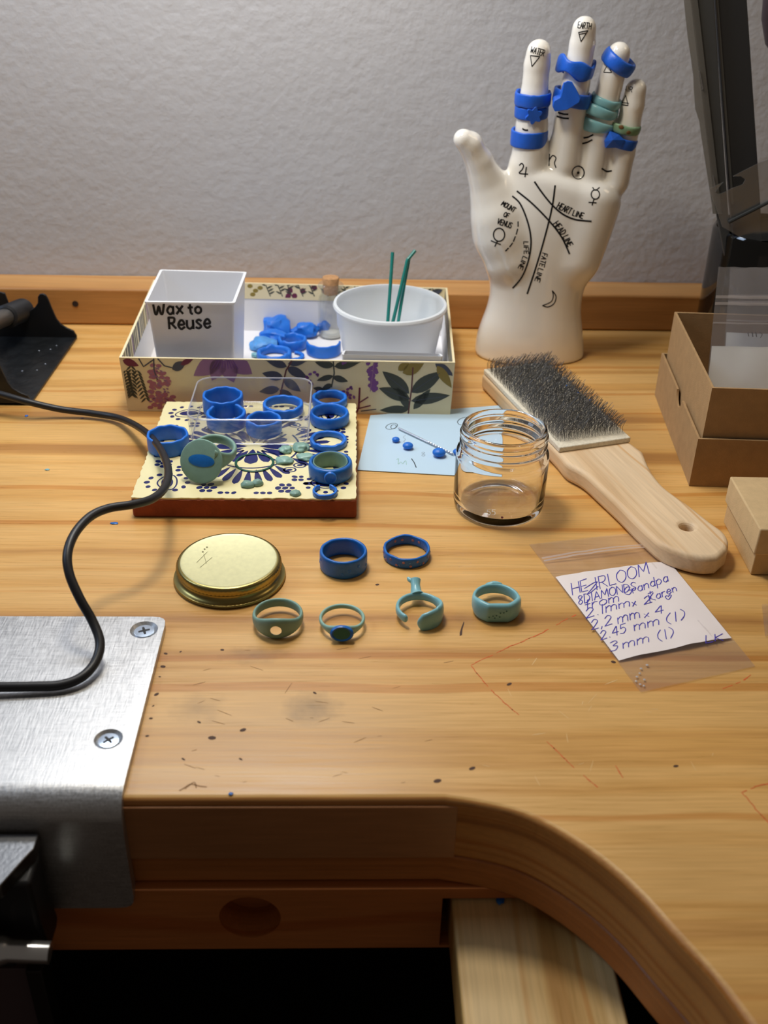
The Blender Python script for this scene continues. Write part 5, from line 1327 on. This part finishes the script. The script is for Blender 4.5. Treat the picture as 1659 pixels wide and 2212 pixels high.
# cable
cpath = [(-40, 842, .014), (0, 851, .0135), (60, 868, .0105), (130, 884, .0055), (200, 893, .0035), (260, 904, .0045), (310, 930, .012), (345, 968, .021), (363, 1012, .0275), (357, 1050, .032), (330, 1077, .0355), (285, 1090, .038), (235, 1098, .0395), (195, 1116, .040), (162, 1152, .039), (146, 1195, .036), (150, 1240, .031), (172, 1292, .024), (200, 1342, .0165), (216, 1388, .0115), (206, 1430, .0082), (176, 1463, .0066), (130, 1480, .0060), (70, 1483, .0062), (0, 1484, .0066), (-60, 1484, .007)]
cpts = catmull([at(x, y, z) for x, y, z in cpath], 8)
tag(build('power_cable', tube(cpts, .0019, 14), BLACKR, smooth=80), 'black power cable looping in an S over tile and metal plate', 'cable')

# ================================================================== CERAMIC HAND
HY = .645
def hp(px, py, dy=0): return aty(px, py, HY + dy)
def rad(px, py, w, dy=0): return w / ppm(hp(px, py, dy))
def cone(P, a, b, ra, rb):
    ba = b - a; L2 = ba @ ba; pa = P - a; t = np.clip((pa @ ba) / L2, 0, 1)
    return np.linalg.norm(pa - t[..., None] * ba, axis=-1) - (ra + (rb - ra) * t)
def smin(a, b, k):
    h = np.clip(.5 + .5 * (b - a) / k, 0, 1); return b + (a - b) * h - k * h * (1 - h)
chains = {   # picture joints with half widths, set off from the hand's middle plane
 'index': [(1143, 345, 40, .001), (1149, 270, 34, 0), (1154, 205, 29.5, -.001), (1160, 140, 28, -.001), (1164, 113, 27, -.002)],
 'middle': [(1217, 350, 38, .001), (1230, 265, 33, 0), (1244, 180, 30, -.001), (1258, 95, 27.5, -.001), (1262, 62, 26, -.002)],
 'ring': [(1276, 372, 34, .001), (1291, 290, 31, 0), (1306, 225, 28.5, 0), (1325, 155, 27, -.001), (1337, 116, 24.5, -.002)],
 'pinky': [(1328, 392, 31, .001), (1343, 330, 28.5, 0), (1357, 272, 25.5, 0), (1368, 225, 24, -.001), (1374, 193, 22.5, -.002)],
 'thumb': [(1078, 500, 52, -.002), (1056, 420, 39, -.003), (1034, 350, 30, -.005), (1015, 312, 27, -.007), (1001, 301, 22, -.009)],
}
rows = [(800, 1030, 1256, .0225), (775, 1025, 1259, .0232), (745, 1026, 1260, .0230), (712, 1034, 1258, .0222), (681, 1047, 1254, .0210), (654, 1056, 1253, .0198), (621, 1060, 1259, .0190), (588, 1053, 1273, .0186), (555, 1042, 1289, .0184),
        (519, 1036, 1307, .0180), (480, 1046, 1322, .0172), (443, 1066, 1335, .0162), (404, 1088, 1346, .0150), (370, 1096, 1354, .0138), (350, 1102, 1352, .0128)]
zz = []; xc = []; aa = []; bb = []
for py, l, r_, d in rows:
    L_ = hp(l, py); R_ = hp(r_, py); zz.append((L_.z + R_.z) / 2); xc.append((L_.x + R_.x) / 2); aa.append((R_.x - L_.x) / 2); bb.append(d)
o_ = np.argsort(zz); zz = np.array(zz)[o_]; xc = np.array(xc)[o_]; aa = np.array(aa)[o_]; bb = np.array(bb)[o_]
hs_ = .00115
lo3 = np.array([.054, HY - .034, -.004]); hi3 = np.array([.186, HY + .030, .212])
nx, ny, nz = [int((b - a) / hs_) for a, b in zip(lo3, hi3)]
gx, gy, gz = np.meshgrid(lo3[0] + hs_ * np.arange(nx), lo3[1] + hs_ * np.arange(ny), lo3[2] + hs_ * np.arange(nz), indexing='ij')
Pg = np.stack([gx, gy, gz], -1)
def smooth_interp(z, ys):
    f_ = lambda q: np.interp(q, zz, ys); w = .004
    return (f_(z - 1.5 * w) + f_(z - .5 * w) + f_(z + .5 * w) + f_(z + 1.5 * w)) / 4
X0 = smooth_interp(gz, xc); A0 = smooth_interp(gz, aa); B0 = smooth_interp(gz, bb)
ex = 2.3
kk = (np.abs((gx - X0) / A0) ** ex + np.abs((gy - HY) / B0) ** ex) ** (1 / ex)
palm = (kk - 1) * np.minimum(A0, B0) * .85
top = zz[-1]
slope = (gx - .105) * -.30
palm = -smin(-palm, -(gz - (top + .001 + slope)), .010)
zbot = .0002
D = palm
# gentle hollow of the palm and its two pads
th_ = cone(Pg, np.array(hp(1072, 470, -.006)), np.array(hp(1098, 560, -.0075)), rad(1072, 470, 38), rad(1098, 560, 34))
hy_ = cone(Pg, np.array(hp(1290, 430, -.004)), np.array(hp(1250, 560, -.006)), rad(1290, 430, 34), rad(1250, 560, 36))
D = smin(D, th_, .010); D = smin(D, hy_, .010)
for nm_, ch in chains.items():
    Dc = None
    for (a, b) in zip(ch, ch[1:]):
        d_ = cone(Pg, np.array(hp(a[0], a[1], a[3])), np.array(hp(b[0], b[1], b[3])), rad(*a[:3]), rad(*b[:3]))
        Dc = d_ if Dc is None else smin(Dc, d_, .0015)
    D = smin(D, Dc, .0075 if nm_ == 'thumb' else .0032)
D = np.maximum(D, zbot - gz)
def surfnets(D):
    S_ = D < 0
    c = np.zeros((nx - 1, ny - 1, nz - 1), int)
    for i in (0, 1):
        for j in (0, 1):
            for k in (0, 1): c += S_[i:nx - 1 + i, j:ny - 1 + j, k:nz - 1 + k]
    act = (c > 0) & (c < 8); idx = -np.ones(act.shape, int); idx[act] = np.arange(act.sum())
    acc = np.zeros(act.shape + (3,)); cnt = np.zeros(act.shape)
    for ax in range(3):
        for u in (0, 1):
            for w in (0, 1):
                o1 = [0, 0, 0]; oth = [q for q in range(3) if q != ax]; o1[oth[0]] = u; o1[oth[1]] = w; o2_ = list(o1); o2_[ax] = 1
                sl1 = tuple(slice(o1[q], (nx, ny, nz)[q] - 1 + o1[q]) for q in range(3)); sl2 = tuple(slice(o2_[q], (nx, ny, nz)[q] - 1 + o2_[q]) for q in range(3))
                d1_, d2_ = D[sl1], D[sl2]; cr_ = (d1_ < 0) != (d2_ < 0)
                t = np.where(cr_, d1_ / np.where(cr_, d1_ - d2_, 1), 0)
                for q in range(3): acc[..., q] += np.where(cr_, o1[q] + (t if q == ax else 0), 0)
                cnt += cr_
    ii = np.argwhere(act); V = (ii + acc[act] / cnt[act][:, None]) * hs_ + lo3
    F2 = []
    for ax in range(3):
        o1 = [q for q in range(3) if q != ax]
        slA = [slice(1, -1)] * 3; slA[ax] = slice(0, (nx, ny, nz)[ax] - 1); slB = list(slA); slB[ax] = slice(1, (nx, ny, nz)[ax])
        cr_ = S_[tuple(slA)] != S_[tuple(slB)]; w_i = np.argwhere(cr_); base = w_i.copy()
        for q in o1: base[:, q] += 1
        quad = []
        for (u, w) in ((0, 0), (1, 0), (1, 1), (0, 1)):
            b = base.copy(); b[:, o1[0]] -= u; b[:, o1[1]] -= w; quad.append(idx[b[:, 0], b[:, 1], b[:, 2]])
        F2.append(np.stack(quad, 1))
    return V, np.concatenate(F2)
V, Fq = surfnets(D)
hv_ = [tuple(p) for p in V]; hf_ = [tuple(int(i) for i in q) for q in Fq]
hand = thing('ceramic_hand', 'white ceramic palmistry hand display with black printed lines and symbols', 'hand display', (.116, HY, 0))
hob = build('hand', (hv_, hf_), CERAMIC, hand, smooth=180)
smo = hob.modifiers.new('smooth', 'SMOOTH'); smo.factor = .5; smo.iterations = 4
bpy.context.view_layer.update()
hm = bpy.data.meshes.new_from_object(hob.evaluated_get(bpy.context.evaluated_depsgraph_get())); hob.modifiers.clear(); hob.data = hm
for p_ in hm.polygons: p_.use_smooth = True
wv_ = [Vector(v_.co) + WLOC[hob.name] for v_ in hm.vertices]
BV = BVHTree.FromPolygons(wv_, [tuple(p_.vertices) for p_ in hm.polygons])
def onhand(px, py):
    r_ = BV.ray_cast(CAM, ray(px, py).normalized())
    if r_[0] is None: return None
    n_ = r_[1]
    if n_.dot(CAM - r_[0]) < 0: n_ = -n_
    return r_[0], n_
mb = MB()
def hl_(pts, w=3.6, sm=True, closed=False): 
    q = catmull([Vector(p) for p in pts], 6, closed) if sm else [Vector(p) for p in pts]
    if closed: q.append(q[0])
    ribbon(mb, q, onhand, w, eps=1.2e-4, step=2.5)
hl_([(1155, 393), (1170, 415), (1192, 442), (1215, 462), (1242, 474), (1277, 478)])
hl_([(1117, 413), (1150, 440), (1187, 478), (1213, 512), (1230, 548)])
hl_([(1199, 401), (1193, 445), (1180, 500), (1160, 570), (1139, 634)])
hl_([(1107, 424), (1124, 441), (1140, 480), (1147, 520), (1142, 560), (1128, 597), (1108, 622)])
for a, b in (((1119, 479), (1119, 489)), ((1118, 495), (1115, 506)), ((1113, 511), (1109, 521)), ((1107, 525), (1101, 533)), ((1098, 536), (1092, 542))): hl_([a, b], 2.8, False)
build('palm_lines', mb, INK, hand, smooth=0); mb = MB()
def word(t, a, b, h, flip=1, w=2.2):
    mb = MB()
    for s_ in glyphs(t, a, b, h, slant=.08, gap=2.2, flip=flip): ribbon(mb, s_, onhand, w, eps=1.2e-4, step=2)
    build('printed_word', mb, INK, hand, smooth=0)
word('MOUNT', (1082, 443), (1109, 459), 11); word('OF', (1087, 467), (1097, 471), 10); word('VENUS', (1073, 483), (1103, 493), 12)
word('HEART', (1202, 449), (1230, 463), 14); word('LINE', (1236, 465), (1258, 472), 12)
word('HEAD', (1195, 484), (1213, 508), 13); word('LINE', (1216, 512), (1227, 533), 12)
word('LIFE', (1131, 522), (1132, 548), 10, w=2.0); word('LINE', (1130, 553), (1119, 579), 10, w=2.0)
word('FATE', (1172, 546), (1165, 574), 11, w=2.0); word('LINE', (1163, 579), (1155, 606), 11, w=2.0)
word('WATER', (1145, 113), (1174, 121), 13, w=1.8); word('EARTH', (1248, 60), (1276, 63), 13, w=1.8); word('AIR', (1347, 196), (1365, 199), 11, w=1.6)
mb = MB()
def sym(*strokes):
    global mb
    mb = MB()
    for st in strokes: hl_(*st)
    build('printed_symbol', mb, INK, hand, smooth=0)
sym(([(1146, 120), (1166, 122), (1149, 144), (1146, 120)], 2.0, False))
sym(([(1250, 70), (1270, 66), (1255, 90), (1250, 70)], 2.0, False), ([(1252, 74), (1267, 71)], 1.8, False))
sym(([(1313, 139), (1304, 156), (1321, 157), (1313, 139)], 2.0, False))
sym(([(1352, 206), (1342, 226), (1357, 228), (1352, 206)], 2.0, False), ([(1345, 222), (1358, 223)], 1.8, False))
for a, b in (((1206, 243), (1227, 247)), ((1203, 251), (1228, 256)), ((1261, 298), (1281, 291)), ((1258, 310), (1279, 302)), ((1129, 278), (1140, 281))): sym(([a, ((a[0] + b[0]) / 2, (a[1] + b[1]) / 2 + 1.5), b], 3.4))
sym(([(1300, 364), (1310, 370), (1321, 369)], 3.4))
sym(([(1122, 357), (1127, 353), (1131, 358), (1128, 366), (1122, 374), (1140, 376)], 2.6), ([(1137, 361), (1134, 382)], 2.6, False))   # jupiter
sym(([(1187, 333), (1186, 358)], 2.6, False), ([(1187, 345), (1194, 336), (1201, 341), (1198, 352), (1201, 362)], 2.6))               # saturn
sym((oval(1249, 373, 13, 14, 16), 2.8, True, True), (oval(1249, 373, 1.5, 1.5, 6), 3, True, True))                                   # sun
sym((oval(1286, 420, 9, 10, 14), 2.6, True, True), ([(1280, 405), (1286, 411), (1295, 405)], 2.4), ([(1283, 430), (1279, 443)], 2.6, False), ([(1272, 437), (1288, 438)], 2.6, False))
sym((oval(1078, 507, 12, 14, 16), 2.8, True, True), ([(1075, 520), (1069, 532)], 2.6, False), ([(1061, 520), (1081, 528)], 2.6, False))  # venus
sym(([(1193, 628), (1201, 640), (1197, 655), (1184, 663), (1172, 660)], 2.4), ([(1193, 628), (1195, 640), (1190, 652), (1172, 660)], 2.2))


# rings worn by the hand
gH = 'wax rings displayed on the ceramic hand'
def fdir(ch, py):
    c_ = chains[ch]
    for a, b in zip(c_, c_[1:]):
        if a[1] >= py >= b[1]:
            d = (hp(b[0], b[1], b[3]) - hp(a[0], a[1], a[3])).normalized(); t = (a[1] - py) / (a[1] - b[1]); return d, a[3] + (b[3] - a[3]) * t
    return Vector((0, 0, 1)), 0
def worn(ch, px, py, tiltpx=(0, 0), lean=0):
    d, dy = fdir(ch, py); P = hp(px, py, dy)
    z = (d + Vector((0, lean, 0)) + Vector((tiltpx[0], 0, tiltpx[1]))).normalized()
    y = Vector((0, 1, 0)); x = y.cross(z).normalized(); y = z.cross(x)
    T_ = Matrix((x, y, z)).transposed().to_4x4(); T_.translation = P; return T_, ppm(P)
def hring(ch, px, py, hw, hh, lab, m=BLUE_H, t=.0018, e=.5, fn=None, tilt=(0, 0), lean=0, seed=0, rough=.0002, name='wax_ring', bulge=0):
    T_, sc = worn(ch, px, py, tilt, lean); r = hw / sc; hz = hh / sc / 2
    F_n = fn(r, hz) if fn else (lambda th: (r - t / 2, t / 2 * (1 + bulge), rough * wob(th, 2, seed), hz + rough * wob(th, 3, seed + 3), e))
    return tag(build(name, MB().add(ringmesh(F_n), 0, T_), m, smooth=60), lab, 'ring', gH), T_, r, hz
# index
hring('index', 1151, 212, 39.5, 27, 'rough textured blue wax ring highest on the index finger', rough=.0006, seed=3)
T_, sc = worn('index', 1148, 240); r = 36.5 / sc
fl = thing('flower_ring', 'blue wax ring with a flower front on the index finger', 'ring', T_.translation, gH)
build('band', MB().add(ringmesh(lambda th: (r - .0009, .0009, 0, .0034, .5)), 0, T_), BLUE_H, fl, smooth=60)
pts = []; pr_ = 18.5 / sc
for i in range(50):
    a = 2 * PI * i / 50; rr5 = pr_ * (.84 + .17 * math.cos(6 * a)); pts.append(Vector((rr5 * math.cos(a + .35), -r - .0010, rr5 * math.sin(a + .35))))
build('flower_face', MB().add(prism(pts, (0, .0022, 0)), 0, T_), BLUE_H, fl, bevel=.0005)
hring('index', 1143, 296, 40, 33, 'plain wide blue wax ring lowest on the index finger', t=.0016, e=.35, seed=8, rough=.0001)
# middle
hring('middle', 1244, 146, 42, 36, 'broad wavy scalloped blue wax ring on the middle finger', tilt=(.12, 0), fn=lambda r, hz: (lambda th: (r - .0012 + .0004 * math.sin(5 * th), .0012, .0010 * math.sin(2 * th + .6), hz * (.88 + .22 * math.sin(4 * th + 1.0)), .6)))
T_, sc = worn('middle', 1236, 208, (.05, 0)); r = 42 / sc
bs = thing('signet_ring', 'blue wax ring with a big pointed shield face on the middle finger', 'ring', T_.translation, gH)
build('band', MB().add(ringmesh(lambda th: (r - .0010, .0010, -.0006 + .0022 * math.cos(th) * -.3, .0040, .5)), 0, T_), BLUE_H, bs, smooth=60)
shp = [(1217, 178), (1226, 174), (1236, 176), (1246, 194), (1255, 213), (1252, 222), (1226, 238), (1198, 242), (1193, 230), (1196, 218), (1210, 210), (1214, 195)]
Yf = T_.translation.y - r - .0012
A_ = [aty(x, y, Yf - .0004 - .00006 * (x - 1190)) for x, y in shp]; cA = sum(A_, Vector()) / len(A_)
B_ = [Vector((cA.x + (p.x - cA.x) * 1.02 + .001, Yf + .0065, cA.z + (p.z - cA.z) * .55)) for p in A_]
n = len(A_); build('shield_face', (A_ + B_, [tuple(range(n)), tuple(range(2 * n - 1, n - 1, -1))] + [(i, (i + 1) % n, n + (i + 1) % n, n + i) for i in range(n)]), BLUE_H, bs, bevel=.0006, seed=0) if False else build('shield_face', (A_ + B_, [tuple(range(n)), tuple(range(2 * n - 1, n - 1, -1))] + [(i, (i + 1) % n, n + (i + 1) % n, n + i) for i in range(n)]), BLUE_H, bs, smooth=25, bevel=.0005)
# ring finger
hring('ring', 1336, 134, 39, 30, 'thick domed blue wax ring tilted near the ring fingertip', tilt=(.38, 0), t=.0032, e=.85, lean=-.12, rough=.0001)
hring('ring', 1309, 217, 34.5, 19, 'slim turquoise wax ring, topmost of three on the ring finger', m=TURQ, tilt=(.10, 0), t=.0024, e=.9, lean=-.1, rough=.0001)
hring('ring', 1299, 237, 38, 21, 'turquoise wax ring with a crossover front, middle of three on the ring finger', m=TURQ, tilt=(.02, 0), lean=-.1, fn=lambda r, hz: (lambda th: (r - .0013, .0013 + .0003 * math.sin(2 * th), .0008 * math.sin(2 * th), hz * (.85 + .3 * max(0, math.cos(th + PI * .75))), .9)))
hring('ring', 1291, 265, 39, 26, 'turquoise wax ring swelling at left, lowest of three on the ring finger', m=TURQ, tilt=(.03, 0), lean=-.1, fn=lambda r, hz: (lambda th: (r - .0013, .0013 + .0003 * max(0, math.cos(th - PI)), -.0004, hz * (.62 + .42 * max(0, math.cos(th - PI * 1.2))), .9)))
# little finger
T_, sc = worn('pinky', 1347, 272, (.06, 0), -.12); r = 38 / sc
gr = thing('wax_ring', 'slim green wax ring with brown spots on the little finger', 'ring', T_.translation, gH)
build('band', MB().add(ringmesh(lambda th: (r - .0011, .0011, .0002 * wob(th, 2, 4), .0026 + .0006 * wob(th, 1.4, 8), .9)), 0, T_), mat('mossy_green_wax', '#7a9c7c', .4, sss=.2, var=.1, vscale=200), gr, smooth=70)
mm = MB()
for deg, zz_, s_ in ((-112, .0016, .0016), (-83, -.0004, .0015), (-170, -.0006, .0011)):
    a = math.radians(deg); mm.add(ellipsoid((0, 0, 0), (s_, .0005, s_ * .8), 12, 8), 0, T_ @ Matrix.Translation(((r - .0002) * math.cos(a), (r - .0002) * math.sin(a), zz_)) @ Matrix.Rotation(a + PI / 2, 4, 'Z'))
build('brown_spot', mm, BROWN_SPOT, gr)
T_, sc = worn('pinky', 1341, 304, (.12, 0), -.05); r = 35.5 / sc
bp_ = thing('faceted_ring', 'faceted blue wax ring under the green one on the little finger', 'ring', T_.translation, gH)
build('band', MB().add(ringmesh(lambda th: (r - .0010, .0010, 0, .0030, .4)), 0, T_), BLUE_H, bp_, smooth=60)
Yf = T_.translation.y - r - .0006
A_ = [aty(x, y, Yf) for x, y in ((1318, 284), (1338, 292), (1350, 303), (1340, 319), (1308, 320), (1306, 306))]; ap = aty(1324, 302, Yf - .0022); B_ = [p + Vector((.0004, .005, 0)) for p in A_]
n = len(A_); build('faceted_face', (A_ + B_ + [ap], [(i, (i + 1) % n, 2 * n) for i in range(n)] + [(i, (i + 1) % n, n + (i + 1) % n, n + i) for i in range(n)] + [tuple(range(2 * n - 1, n - 1, -1))]), BLUE_H, bp_, smooth=0)

# ================================================================== CRUMBS ON THE BENCH
gC = 'wax flakes scattered on the bench'
for px, py, sx, sy, m, lab in ((247, 1131, 8, 3, BLUE_D, 'blue-grey wax flake on the bench left of the tile front'), (57, 899, 4, 3, BLUE, 'blue wax crumb on the bench in front of the pen stand'), (102, 1015, 5, 2.5, TURQ, 'turquoise wax crumb on bare wood inside the cable loop'),
                              (178, 904, 4, 2, mat('lilac_crumb', '#9b8fb0', .6), 'lilac crumb just in front of the cable near the stand'), (497, 1734, 5, 3, BLUE_D, 'blue wax crumb stuck on the front bench edge'), (1080, 1946, 9, 9, BLUE_D, 'blue wax crumb on the shaded pull-out arm rest')):
    if py == 1734: p = Vector((at(px, 1728).x, .2535, .0001))
    elif py == 1946: p = at(px, py, AZ + .0001)
    else: p = at(px, py)
    s_ = 1 / ppm(p); tag(build('wax_flake', ellipsoid((p.x, p.y, p.z + sy * s_ * .35 + 5e-5), (sx * s_, sy * s_ * 1.5, sy * s_ * .35), 10, 6, .5, px), m, smooth=40), lab, 'wax', gC)
